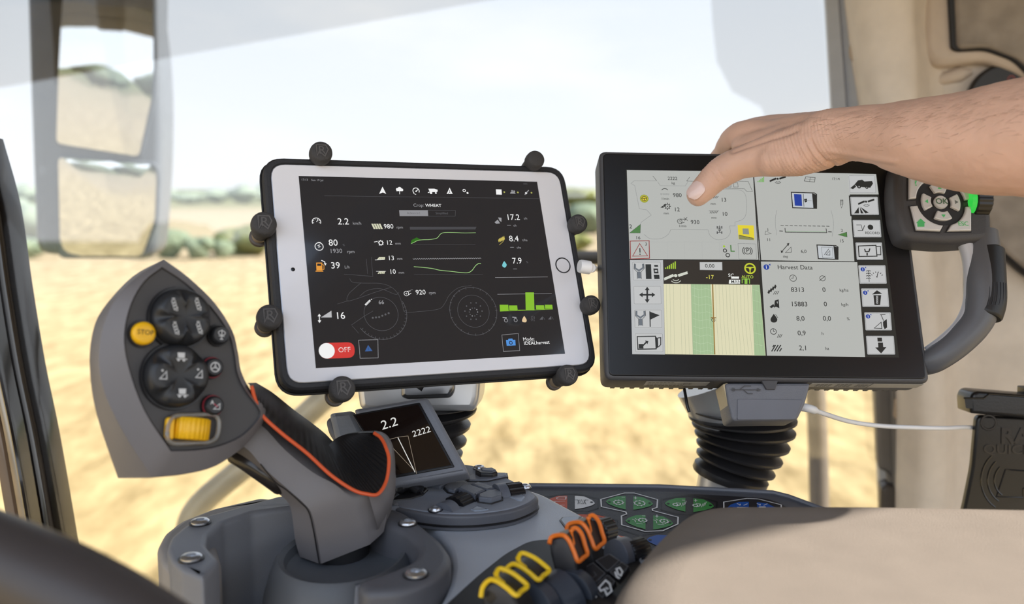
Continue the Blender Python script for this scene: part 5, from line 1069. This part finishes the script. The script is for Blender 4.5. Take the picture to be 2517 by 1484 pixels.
for (px, py), kind in (((545, 822), 0), ((529, 902), 1), ((530, 996), 2)):
    o, x, y = jbtn(px, py, .0058, .0048, JB, 'round_button'); g = MB(); z = .0049
    if kind == 0: g.arc(jf, x, y+.001, .0022, .0004, z, MW, 14, ry=.0014); g.line(jf, [(x, y+.003), (x, y-.003)], .0005, z, MW); g.line(jf, [(x-.0018, y-.001), (x+.0018, y-.001)], .0004, z, MW); g.line(jf, [(x-.001, y-.0028), (x+.001, y-.0028)], .0006, z, MW)
    if kind == 1:
        g.arc(jf, x, y, .0028, .0007, z, MW, 20); g.disc(jf, x, y, .0008, z, MW, 10)
        for t in (90, 210, 330): g.line(jf, [(x, y), (x+.0026*math.cos(math.radians(t)), y+.0026*math.sin(math.radians(t)))], .0007, z, MW)
    if kind == 2: g.line(jf, [(x-.0012, y-.0022), (x+.0026, y+.0012), (x+.0026, y-.0022)], .0005, z, MW, True); g.text(jf, 'A', x-.0022, y+.0016, .0034, z, MW, 'CENTER', .02); g.line(jf, [(x-.0012, y+.001), (x+.0014, y-.001)], .0005, z+.0001, M('mark_red', 'b0304a', .5))
    g.build('symbol', None, o, smooth=0)
    if kind: w = MB(); w.lathe(jf, [(.0066, .0004), (.0064, .0012), (.0059, .0012)], 24, M('glow_red', '8a1426', .5), x, y, cap0=False, cap1=False); w.build('red_ring', None, o)
# yellow roller with clear guard
x, y = jf.hit(474, 1054); rf = frame(jf.W(x, y, -.003), jf.y, jf.x)
rf = frame(jf.W(x, y, -.0035), (jf.y*math.cos(.12) + jf.x*math.sin(.12)*.5), jf.x)
m = MB(); m.ring_loft([[rf.W(q*math.cos(2*math.pi*k/120), q*math.sin(2*math.pi*k/120), z) for k in range(120) for q in [r*(1+.03*math.sin(k/120*2*math.pi*24))]] for r, z in ((.0095, -.0066), (.0108, -.0058), (.0110, 0), (.0108, .0058), (.0095, .0066))], YB); rl = m.build('roller', None, js, smooth=60)
CLR = M('clear_guard', 'b8b2a8', .12, spec=.7, coat=.5); CLR.node_tree.nodes['Principled BSDF'].inputs['Transmission Weight'].default_value = .75
gq = rnd([(x-.0160, y-.0092), (x+.0150, y-.0076), (x+.0160, y+.0092), (x-.0150, y+.0076)], .007, 6)
m = MB(); m.tube([jf.W(a, b, .0012) for a, b in gq+gq[:2]], .0015, 10, CLR, False); m.build('roller_guard', None, js)
x2, y2 = jf.hit(418, 1052); m = MB(); m.prism(jf, rnd([(x2-.003, y2-.006), (x2+.002, y2-.007), (x2+.002, y2+.007), (x2-.003, y2+.006)], .002), -.001, .0022, YB, .001); m.build('yellow_insert', None, js)
# grip: lofted sections from the neck to the foot
S = [ # (L, ridge, ridge2, orange/right, top)   depth of ridge
 ((545, 1070), (575, 1085), (600, 1025), (606, 950), (596, 938), .585, .045),
 ((575, 1118), (611, 1110), (648, 1050), (640, 1012), (650, 968), .588, .045),
 ((617, 1160), (645, 1150), (700, 1105), (694, 1062), (706, 1012), .592, .042),
 ((676, 1207), (703, 1202), (768, 1160), (756, 1111), (765, 1062), .596, .04),
 ((706, 1232), (744, 1238), (826, 1192), (838, 1182), (850, 1130), .598, .04),
 ((717, 1261), (763, 1264), (862, 1228), (930, 1212), (968, 1140), .600, .045),
 ((724, 1315), (775, 1315), (886, 1284), (955, 1232), (971, 1200), .604, .045),
 ((730, 1345), (782, 1352), (900, 1316), (952, 1265), (965, 1245), .607, .045),
 ((737, 1368), (787, 1386), (909, 1338), (945, 1302), (955, 1290), .609, .045)]
secs = []
for L, R1, R2, O, T_, d0, th in S:
    l = P(*L, d0+.012); a = P(*R1, d0); a2 = P(R1[0]+3, R1[1]-1, d0-.0006); b = P(*R2, d0+.006); o_ = P(O[0]-2, O[1]+5, d0+.013); t = P(T_[0]-4, T_[1]+14, d0+.040)
    bk = t.lerp(l, .25) + Vector((0, th*.5, 0)); bk2 = t.lerp(l, .8) + Vector((0, th*.55, 0))
    secs.append([l, a.lerp(l, .12), a2, b.lerp(a, .12), b, b.lerp(o_, .12), o_, t, bk, bk2])
rows = [cr1([s_[j] for s_ in secs], 5) for j in range(10)]
g = MB(); g.ring_loft([[rows[j][i] for j in range(10)] for i in range(len(rows[0]))], JG); g.build('shaft', None, js, smooth=28)
# thin parting line down the foot
g = MB(); g.tube(cr1([P(a, b, d-.0008) for a, b, d in ((640, 1140, .590), (676, 1184, .592), (703, 1203, .595), (736, 1232, .597), (758, 1256, .599), (770, 1300, .602), (778, 1345, .606), (785, 1384, .608))], 4), .0005, 6, BLK2); g.build('parting_line', None, js)
# ribbed thumb rest edged in orange
Oc = [(618, 948), (628, 984), (644, 1020), (694, 1066), (754, 1113), (813, 1167), (867, 1203), (903, 1214), (930, 1213), (950, 1180), (956, 1130), (948, 1098), (936, 1076), (920, 1064)]
Od = [.578, .580, .583, .587, .592, .596, .599, .600, .603, .612, .620, .626, .632, .636]
Tc = [(608, 941), (630, 954), (655, 970), (706, 1011), (750, 1043), (785, 1071), (806, 1092), (812, 1090), (822, 1080), (838, 1071), (858, 1066), (880, 1064), (900, 1063), (918, 1063)]
Td = [.590, .595, .602, .612, .620, .626, .634, .640, .648, .652, .652, .650, .646, .638]
Opt = cr1([P(a, b, d-.001) for (a, b), d in zip(Oc, Od)], 22); Tpt = cr1([P(a, b, d) for (a, b), d in zip(Tc, Td)], 22)
g = MB(); rows = []
for i, (o_, t) in enumerate(zip(Opt, Tpt)):
    u = i/len(Opt); rib = .0007*math.sin(i*.98); r_ = []
    for k in range(9):
        s_ = k/8; p = o_.lerp(t, s_); sag = math.sin(math.pi*s_)*(-.005 + .010*min(1, max(0, (u-.3)/.3)))
        p = p + (p-EYE).normalized()*(sag + rib*math.sin(math.pi*min(1, s_*1.1+.05)))
        r_.append(p)
    r_.append(t + Vector((0, .02, -.004)))
    rows.append(r_)
g.ring_loft(rows, JR, False, False, False); g.build('ribbed_rest', None, js, smooth=80)
g = MB(); g.tube([o_ + (EYE-o_).normalized()*.0008 for o_ in Opt], .00125, 8, ORG); g.build('orange_edge', None, js)
# outer right cheek behind the orange edge closes the shaft up to the tip of the thumb rest
g = MB(); inn = cr1([P(a, b, d) for a, b, d in ((905, 1214, .603), (935, 1211, .606), (953, 1180, .615), (959, 1130, .623), (950, 1096, .629), (937, 1074, .635), (920, 1062, .639))], 6)
out = cr1([P(a, b, d) for a, b, d in ((930, 1300, .612), (968, 1225, .622), (972, 1165, .630), (969, 1110, .638), (958, 1078, .642), (942, 1063, .645), (920, 1058, .648))], 6)
bk = [p + Vector((-.01, .02, -.01)) for p in out]; g.ring_loft([inn, [a.lerp(b, .5) + (EYE-a).normalized()*.0015 for a, b in zip(inn, out)], out, bk], JG, False, False, False); g.build('cheek', None, js, smooth=60)
g = MB(); g.tube(cr1([P(a, b, d) for a, b, d in ((570, 1112, .605), (600, 1130, .600), (640, 1158, .600), (676, 1184, .604), (692, 1196, .61))], 4), [.003]+[.0062]*15+[.003], 16, M('trigger_black', '2a2624', .22, spec=.6), up=(1, 0, 0)); g.build('trigger', None, js)
g = MB(); g.tube([P(815, 1330, .63), P(835, 1350, .632), P(838, 1362, .635)], [.018, .019, .020], 24, BLK); g.build('foot', None, js)
# ================================================================== paddle levers
LOX, LOY, LS = 1150, 1240, 6.083
def LP(x, y, d, sx_=0, sy_=0): return P(LOX+x/LS+sx_, LOY+y/LS+sy_, d)
LB = M('lever_black', '1d1c1e', .4, bump=.1, bscale=900); LGp = M('lever_grey', '3c3b3d', .5, bump=.12, bscale=1200)
ORL = M('lever_orange', 'f07a22', .4); YEL_ = M('lever_yellow', 'f3c81a', .4)
def lever(name, label, flank, shift, line, spike, col, d0, sx_=0, sy_=0, dd=0):
    t = thing('paddle_lever', label, 'lever', P(LOX+flank[-1][0]/LS+sx_, LOY+flank[-1][1]/LS+sy_, d0+dd+.01), name)
    a = [LP(x, y, d0+dd+dz, sx_, sy_) for x, y, dz in flank]; off = P(1400+shift[0], 1400+shift[1], d0+shift[2]) - P(1400, 1400, d0)
    c = sum(a, Vector())/len(a); e = .0016
    r0 = [p + (c-p).normalized()*e for p in a]; r1 = [p + off*.06 for p in a]; r2 = [p + off*.94 for p in a]; r3 = [p + off + (c-p).normalized()*e for p in a]
    m = MB(); m.ring_loft([r0, r1, r2, r3], LB, True, True); m.build('paddle', None, t, smooth=35)
    m = MB(); m.ring_loft([[p-off*.012 for p in r0], [p-off*.03 + (c-p).normalized()*.0004 for p in r0]], LGp, False, True); m.build('side_plate', None, t)
    m = MB(); m.tube(cr1([LP(x, y, d0+dd+dz-.0012, sx_, sy_) for x, y, dz in line], 5), .0014, 8, col); m.tube(cr1([LP(x, y, d0+dd+dz-.0012, sx_, sy_) for x, y, dz in spike], 5), [.0004]*2+[.0009]*(5*(len(spike)-1)-3)+[.0016, .0016], 8, col); m.build('coloured_edge', None, t)
    return t
fo = [(1218, 600, .004), (1240, 500, .006), (1330, 468, .004), (1430, 470, .0), (1500, 540, -.002), (1570, 700, -.003), (1650, 850, -.004), (1625, 930, -.003), (1690, 1200, -.003), (1500, 1130, .0), (1290, 960, .004), (1240, 760, .004)]
lo = [(1218, 585, .003), (1245, 490, .005), (1340, 455, .003), (1440, 462, -.001), (1520, 550, -.003), (1590, 710, -.004), (1648, 845, -.005), (1720, 795, .001), (1785, 735, .007), (1750, 600, .009), (1700, 440, .011), (1620, 350, .013), (1545, 368, .012)]
so = [(1590, 610, .002), (1575, 540, .004), (1555, 460, .007), (1545, 385, .010)]
lever('orange paddle levers', 'near one of the two orange-edged paddle levers', fo, (24, -19, .012), lo, so, ORL, .545)
lever('orange paddle levers', 'far one of the two orange-edged paddle levers, partly behind the other', fo, (24, -19, .012), lo, so, ORL, .545, 42, -31, .020)
fy = [(205, 1400, .004), (240, 1250, .005), (330, 1140, .003), (430, 1150, .0), (580, 1245, -.003), (720, 1350, -.006), (700, 1400, -.005), (860, 1700, -.004), (400, 1700, .0), (240, 1600, .003)]
ly = [(195, 1385, .003), (225, 1230, .004), (325, 1125, .002), (430, 1140, -.001), (580, 1240, -.004), (722, 1352, -.007), (800, 1290, -.001), (888, 1215, .004), (790, 1115, .006), (640, 1010, .009), (480, 955, .012), (415, 1040, .008)]
sy = [(548, 1170, .000), (510, 1145, .003), (460, 1100, .006), (425, 1050, .008)]
lever('yellow paddle levers', 'near one of the two yellow-edged paddle levers, at the bottom', fy, (27, -22, .014), ly, sy, YEL_, .500)
lever('yellow paddle levers', 'far one of the two yellow-edged paddle levers, partly behind the other', fy, (27, -22, .014), ly, sy, YEL_, .500, 54, -38, .024)
# lever well, rollers and keys around them
wl = thing('lever_well', 'black sunken well with dark rollers and keys around the paddle levers', 'panel', P(1350, 1460, .60))
hp = hplane(0)
MB().prism(hp, rnd(hx(-.2375, [(1080, 1500), (1170, 1418), (1240, 1362), (1300, 1330), (1352, 1325), (1400, 1335), (1500, 1352), (1570, 1372), (1640, 1500), (1600, 1600), (1050, 1600)]), .008), -.28, -.2368, BLK, .0015).build('well', None, wl)
MB().tube([Vector((x, y, EYE.z-.2368)) for x, y in hx(-.237, [(1490, 1354), (1530, 1362), (1575, 1376)])], .0012, 8, M('well_edge', 'a3a6ad', .3)).build('bright_edge', None, wl)
BG2 = M('roller_bluegrey', '3f4550', .4)
def rollr(p0, p1, d, r, mat, name, ribs=0, par=wl):
    a, b = P(*p0, d), P(*p1, d+.008); ax = b-a; f = frame(a, ax, (0, 0, 1)); m = MB(); w = ax.length
    m.ring_loft([[f.W(q*math.cos(2*math.pi*k/72), q*math.sin(2*math.pi*k/72), z) for k in range(72) for q in [rr*(1-(.05 if ribs and (k//2) % 2 else 0))]] for rr, z in ((r*.9, 0), (r, w*.06), (r, w*.94), (r*.9, w))], mat); return m.build(name, None, par)
rollr((1305, 1500), (1330, 1484), .520, .0150, BG2, 'roller'); rollr((1352, 1492), (1400, 1462), .532, .0170, BG2, 'roller'); rollr((1400, 1468), (1420, 1455), .540, .0150, BG2, 'roller')
KB = M('key_black', '242427', .35)
kt = frame(P(1490, 1430, .543), (-.25, -.55, .8), (1, .35, 0))
def kk(L, z=0): return [kt.hit(LOX+a/LS, LOY+b/LS, z) for a, b in L]
for i, L in enumerate(([(1720, 960), (1880, 870), (2080, 1040), (1860, 1250), (1700, 1080)], [(1900, 850), (2120, 740), (2290, 850), (2130, 1000), (2080, 1020)], [(1870, 1250), (2090, 1050), (2220, 1160), (2010, 1430)], [(2110, 1020), (2300, 860), (2420, 940), (2260, 1140)], [(1680, 1380), (1860, 1260), (1990, 1440), (1900, 1600), (1600, 1600)])):
    m = MB(); q = kk(L); m.prism(kt, rnd(q, .001), -.004, .0012, KB, .0008); m.line(kt, inset(q if area(q) > 0 else q[::-1], .0006), .0003, .0014, M('key_line', '5b5c60', .5), True); ko = m.build('key', None, wl)
    g = MB(); z = .0018; q2_ = lambda L: kk(L, .0018)
    if i == 2: g.line(kt, q2_([(1960, 1240), (2060, 1130), (2120, 1180), (2150, 1290), (2080, 1350), (2040, 1260), (1990, 1290)]), .0010, z, MW, True); g.line(kt, q2_([(2060, 1240), (2100, 1260)]), .001, z, MW)
    if i == 3: g.line(kt, q2_([(2200, 1000), (2230, 1080), (2270, 1100)]), .0010, z, MW); g.line(kt, q2_([(2220, 960), (2270, 940), (2310, 1000), (2290, 1060), (2250, 1040), (2230, 980)]), .0009, z, MW, True)
    if i == 4: c0 = kk([(1790, 1450)])[0]; g.arc(kt, c0[0], c0[1], .0052, .0014, z, MW, 16)
    if i == 0: g.line(kt, q2_([(1740, 1010), (1850, 1110), (1920, 1050), (1880, 1000)]), .0003, z, M('key_line', 'x'))
    if g.v: g.build('symbol', None, ko, smooth=0)
    else: g = None
# small ribbed wheels and a lens at the edge of the deck
sw = thing('thumb_wheel', 'small black ribbed thumb wheel directly behind the orange levers', 'wheel', P(1485, 1310, .62)); rollr((1470, 1308), (1498, 1300), .615, .0085, BLK2, 'wheel', 1, sw)
sw = thing('thumb_wheel', 'small black ribbed thumb wheel between orange levers and beige armrest', 'wheel', P(1562, 1352, .60)); rollr((1544, 1358), (1584, 1346), .592, .0075, BLK2, 'wheel', 1, sw); rollr((1512, 1366), (1542, 1358), .59, .0105, KEY, 'guard', 0, sw)
hp = hplane(0); q = hx(-.2375, [(1379, 1278), (1384, 1272), (1425, 1270), (1410, 1292), (1392, 1296)])
lw2 = MB(); lw2.prism(hp, inset(q if area(q) > 0 else q[::-1], -.0012), -.239, -.2374, BLK2, .0004); lw2.prism(hp, q, -.239, -.2371, KEYW, .0004); tag(lw2.build('lens_window'), 'small dark-rimmed grey window in the deck left of the orange levers', 'window')
# ================================================================== padded armrest in the foreground
hpz = hplane(0); AR = M('armrest_fabric', '80776f', .9, bump=.5, bscale=1100, var=.05, spec=.2)
q = hx(-.213, [(1502, 1500), (1560, 1410), (1625, 1335), (1690, 1282), (1760, 1268), (2100, 1268), (2517, 1276), (3200, 1284)]) + [(.75, .22), (.02, .22)]
ap = MB(); q = rnd(q, .02, 4); q = q if area(q) > 0 else q[::-1]
rr = []
for k in range(9):
    a_ = math.pi/2*k/8; rr.append([hpz.W(x, y, -.213+.013*math.sin(a_)) for x, y in inset(q, .030*(1-math.cos(a_)))])
ap.ring_loft([[hpz.W(x, y, -.27) for x, y in inset(q, .01)], [hpz.W(x, y, -.232) for x, y in inset(q, .002)]] + rr, AR, False, False); ap.poly(hpz, inset(q, .030), -.200, AR)
o = ap.build('armrest_pad', None, smooth=60); tag(o, 'padded beige armrest with a shadow edge across it, bottom right foreground', 'armrest')
# ================================================================== the arm and hand on the terminal
SK_ = M('skin', 'e2b8a2', .48, bump=.35, bscale=260, var=.07, spec=.4, bdet=6)
b_ = SK_.node_tree.nodes['Principled BSDF']; b_.inputs['Subsurface Weight'].default_value = .12; b_.inputs['Subsurface Radius'].default_value = (.012, .005, .003); b_.inputs['Subsurface Scale'].default_value = .5
pr = thing('person', 'bare forearm and hand reaching in from the right, thumb on the terminal screen', 'person', P(2300, 600, .65))
def J(px, py, d, r): return (P(px, py, d), r)
chains = [
 [J(3050, 420, .53, .050), J(2800, 335, .57, .047), J(2640, 333, .592, .0435), J(2517, 338, .61, .0402), J(2400, 346, .63, .0368), J(2270, 341, .65, .0296), J(2165, 331, .672, .0225), J(2080, 331, .69, .0205), J(2035, 334, .70, .0205)],
 [J(2080, 332, .69, .0200), J(1985, 333, .722, .0175), J(1900, 338, .752, .0155), J(1818, 340, .782, .0138), J(1782, 378, .815, .0108), J(1752, 420, .836, .0096), J(1757, 470, .846, .0086), J(1772, 508, .840, .0078)],
 [J(2080, 330, .70, .0195), J(1990, 326, .74, .0165), J(1848, 330, .806, .0138), J(1815, 385, .848, .0105), J(1795, 435, .864, .0097), J(1802, 492, .868, .0088), J(1812, 530, .856, .008)],
 [J(2080, 332, .705, .0185), J(2000, 330, .752, .0160), J(1884, 334, .826, .0130), J(1855, 392, .860, .010), J(1840, 440, .872, .0092), J(1846, 494, .874, .0084), J(1856, 530, .862, .0076)],
 [J(2080, 334, .71, .0175), J(2015, 336, .765, .0145), J(1925, 344, .842, .0115), J(1900, 395, .868, .0088), J(1890, 434, .876, .008), J(1894, 474, .876, .0074), J(1902, 505, .866, .0068)],
 [J(2060, 345, .694, .0195), J(1990, 362, .706, .0195), J(1925, 376, .717, .0185), J(1868, 388, .728, .0158), J(1815, 402, .735, .0128), J(1766, 428, .739, .0121), J(1740, 453, .7415, .0112), J(1716, 478, .7425, .0101)],
 [J(1990, 345, .715, .018), J(1880, 362, .745, .0150), J(1835, 362, .765, .0125)],
 [J(2040, 372, .698, .0125), J(1960, 388, .706, .0140), J(1900, 394, .714, .0130)],
]
am = MB()
for ch in chains:      # one rounded, tapering tube per chain; the remesh welds them into one skin
    pts = cr1([c[0] for c in ch], 8); rs_ = []
    for i in range(len(ch)-1):
        for k in range(8): rs_.append(ch[i][1]*(1-k/8)+ch[i+1][1]*k/8)
    rs_.append(ch[-1][1])
    def capend(p, q, r): d = (p-q).normalized(); return [(p + d*r*math.sin(a), r*math.cos(a)) for a in (.35, .7, 1.0, 1.25, 1.45)]
    c0 = capend(pts[0], pts[1], rs_[0])[::-1]; c1 = capend(pts[-1], pts[-2], rs_[-1])
    am.tube([c[0] for c in c0]+pts+[c[0] for c in c1], [c[1] for c in c0]+rs_+[c[1] for c in c1], 28)
sv, sf = am.v, am.f
me = bpy.data.meshes.new('arm'); me.from_pydata(sv, [], sf)
to = bpy.data.objects.new('tmp', me); COL.objects.link(to)
md = to.modifiers.new('r', 'REMESH'); md.mode = 'VOXEL'; md.voxel_size = .0013; md.use_smooth_shade = True
ms = to.modifiers.new('s', 'SMOOTH'); ms.factor = .6; ms.iterations = 18
bpy.context.view_layer.update(); dg = bpy.context.evaluated_depsgraph_get()
me2 = bpy.data.meshes.new_from_object(to.evaluated_get(dg)); bpy.data.objects.remove(to)
# skin folds: fine creases where wrist and thumb base bend
fold = [(P(2010, 400, .69), (P(1990, 300, .70)-P(2030, 420, .69)).normalized(), .030, 2400, .0006), (P(1950, 400, .70), (P(1930, 300, .70)-P(1970, 420, .69)).normalized(), .028, 2000, .0004)]
axw = (P(2080, 330, .69)-P(1900, 350, .74)).normalized(); wc = P(1985, 370, .70); ic = P(1762, 426, .73); axt = (P(1815, 402, .735)-P(1740, 453, .74)).normalized()
CO = [v.co.copy() for v in me2.vertices]; NO = [v.normal.copy() for v in me2.vertices]
def topx(v): q = v-EYE; d = q.y*CP - q.z*SP; return (W0/2 + F*q.x/d, H0/2 - F*(q.y*SP + q.z*CP)/d)
def pdist(x, y, L):
    b = 1e9
    for (ax, ay), (bx2, by2) in zip(L, L[1:]):
        ux, uy = bx2-ax, by2-ay; t = max(0, min(1, ((x-ax)*ux+(y-ay)*uy)/(ux*ux+uy*uy))); b = min(b, math.hypot(x-ax-ux*t, y-ay-uy*t))
    return b
FOLDS = [([(1800, 372), (1835, 357), (1880, 344), (1925, 330), (1960, 318)], 6, -.0022), ([(1992, 345), (2008, 372), (2030, 398), (2052, 408)], 5, -.0016), ([(1975, 350), (1992, 380), (2005, 410)], 4, -.0011),
         ([(1938, 345), (1962, 380), (1980, 415)], 3.5, -.0006), ([(1918, 352), (1940, 385), (1955, 420)], 3.5, -.0006), ([(1898, 358), (1912, 390), (1925, 425)], 3.5, -.0005), ([(1878, 364), (1888, 395), (1898, 428)], 3.5, -.0004),
         ([(1735, 415), (1752, 428), (1762, 446)], 3.5, -.0008), ([(1748, 408), (1764, 420), (1774, 436)], 3.5, -.0007), ([(1728, 424), (1744, 438), (1754, 452)], 3, -.0005),
         ([(1960, 312), (2040, 292), (2140, 284)], 9, .0010), ([(2040, 372), (2120, 384), (2200, 398)], 7, .0012), ([(2040, 398), (2130, 398), (2190, 410)], 6, -.0008)]
for vi, (vc, vn) in enumerate(zip(CO, NO)):
    d = (vc-wc); q = math.exp(-(d.length/.026)**2); s_ = d.dot(axw) + d.z*.35
    off = q*.0009*math.sin(s_*2300 + 1.5*noise.noise(vc*60))
    d2 = vc-ic; q2_ = math.exp(-(d2.length/.013)**2); off += q2_*.0006*math.sin(d2.dot(axt)*2600)
    off += .0009*noise.noise(vc*38) + .0003*noise.noise(vc*150)
    if vn.y < .2 and vc.x < .34:
        qx, qy = topx(vc)
        if 1700 < qx < 2230:
            for L, w_, am_ in FOLDS:
                dd = pdist(qx, qy, L)
                if dd < w_*3: off += am_*math.exp(-(dd/w_)**2)
    CO[vi] = vc + vn*off
me2.vertices.foreach_set('co', [c for v in CO for c in v]); me2.update()
me2.transform(Matrix.Translation(-pr.location)); me2.materials.clear(); me2.materials.append(SK_); me2.name = 'arm'
ao = bpy.data.objects.new('arm_and_hand', me2); COL.objects.link(ao); ao.parent = pr
for p_ in me2.polygons: p_.use_smooth = True
# thumb nail
tip = P(1716, 478, .7425); ip = P(1740, 453, .7415); a_ = (tip-ip).normalized(); nn = (EYE-tip).normalized() + Vector((-.75, 0, -.05)); nn = (nn-a_*nn.dot(a_)).normalized(); bb = a_.cross(nn)
NL = M('nail', 'edd0c8', .22, spec=.5, coat=.3, var=.03); g = MB(); rows = []
c0 = tip + a_*.0005
for i in range(11):
    u = -1+2*i/10; r_ = []
    for j in range(11):
        w = -1+2*j/10; k = math.sqrt(max(0, 1-abs(u)**3.2)); an = w*k*.66; R = .0108*(1-.05*max(0, u))
        r_.append(c0 + a_*(u*.0078-.0005) + nn*(R*math.cos(an) - .0016*max(0, u)**2 - .0006*(u < -.85)) + bb*R*math.sin(an))
    rows.append(r_)
g.ring_loft(rows, NL, False, False, False); g.build('thumb_nail', None, pr, smooth=80)
# fine hair on the forearm
from mathutils.bvhtree import BVHTree
bv = BVHTree.FromPolygons([v.co + pr.location for v in me2.vertices], [tuple(p.vertices) for p in me2.polygons])
hg_ = MB(); hr = random.Random(11); HR = M('arm_hair', '6a4c3a', .6)
for k in range(420):
    px = hr.uniform(2000, 2560); t = (px-2000)/560
    top = 283 - 95*t**1.2 if px > 2060 else 285; py = top + abs(hr.gauss(0, 1))*45*(.5+t) + 2
    r = ray(px, py); hit = bv.ray_cast(EYE, r.normalized())
    if hit[0] is None: continue
    p, n = hit[0], hit[1]
    dr = (P(px-30, py+hr.uniform(-8, 16), .65)-P(px, py, .65)).normalized(); dr = (dr - n*dr.dot(n)).normalized(); L = hr.uniform(.004, .010)
    q = [p - n*.0003, p + dr*L*.5 + n*L*.22, p + dr*L + n*L*.20]; s_ = dr.cross(n)*.00005
    hg_.add([q[0]-s_, q[0]+s_, q[1]+s_*.8, q[1]-s_*.8, q[2]+s_*.2, q[2]-s_*.2], [(0, 1, 2, 3), (3, 2, 4, 5)], HR)
ho = hg_.build('arm_hair', None, pr, smooth=0); ho['kind'] = 'stuff'
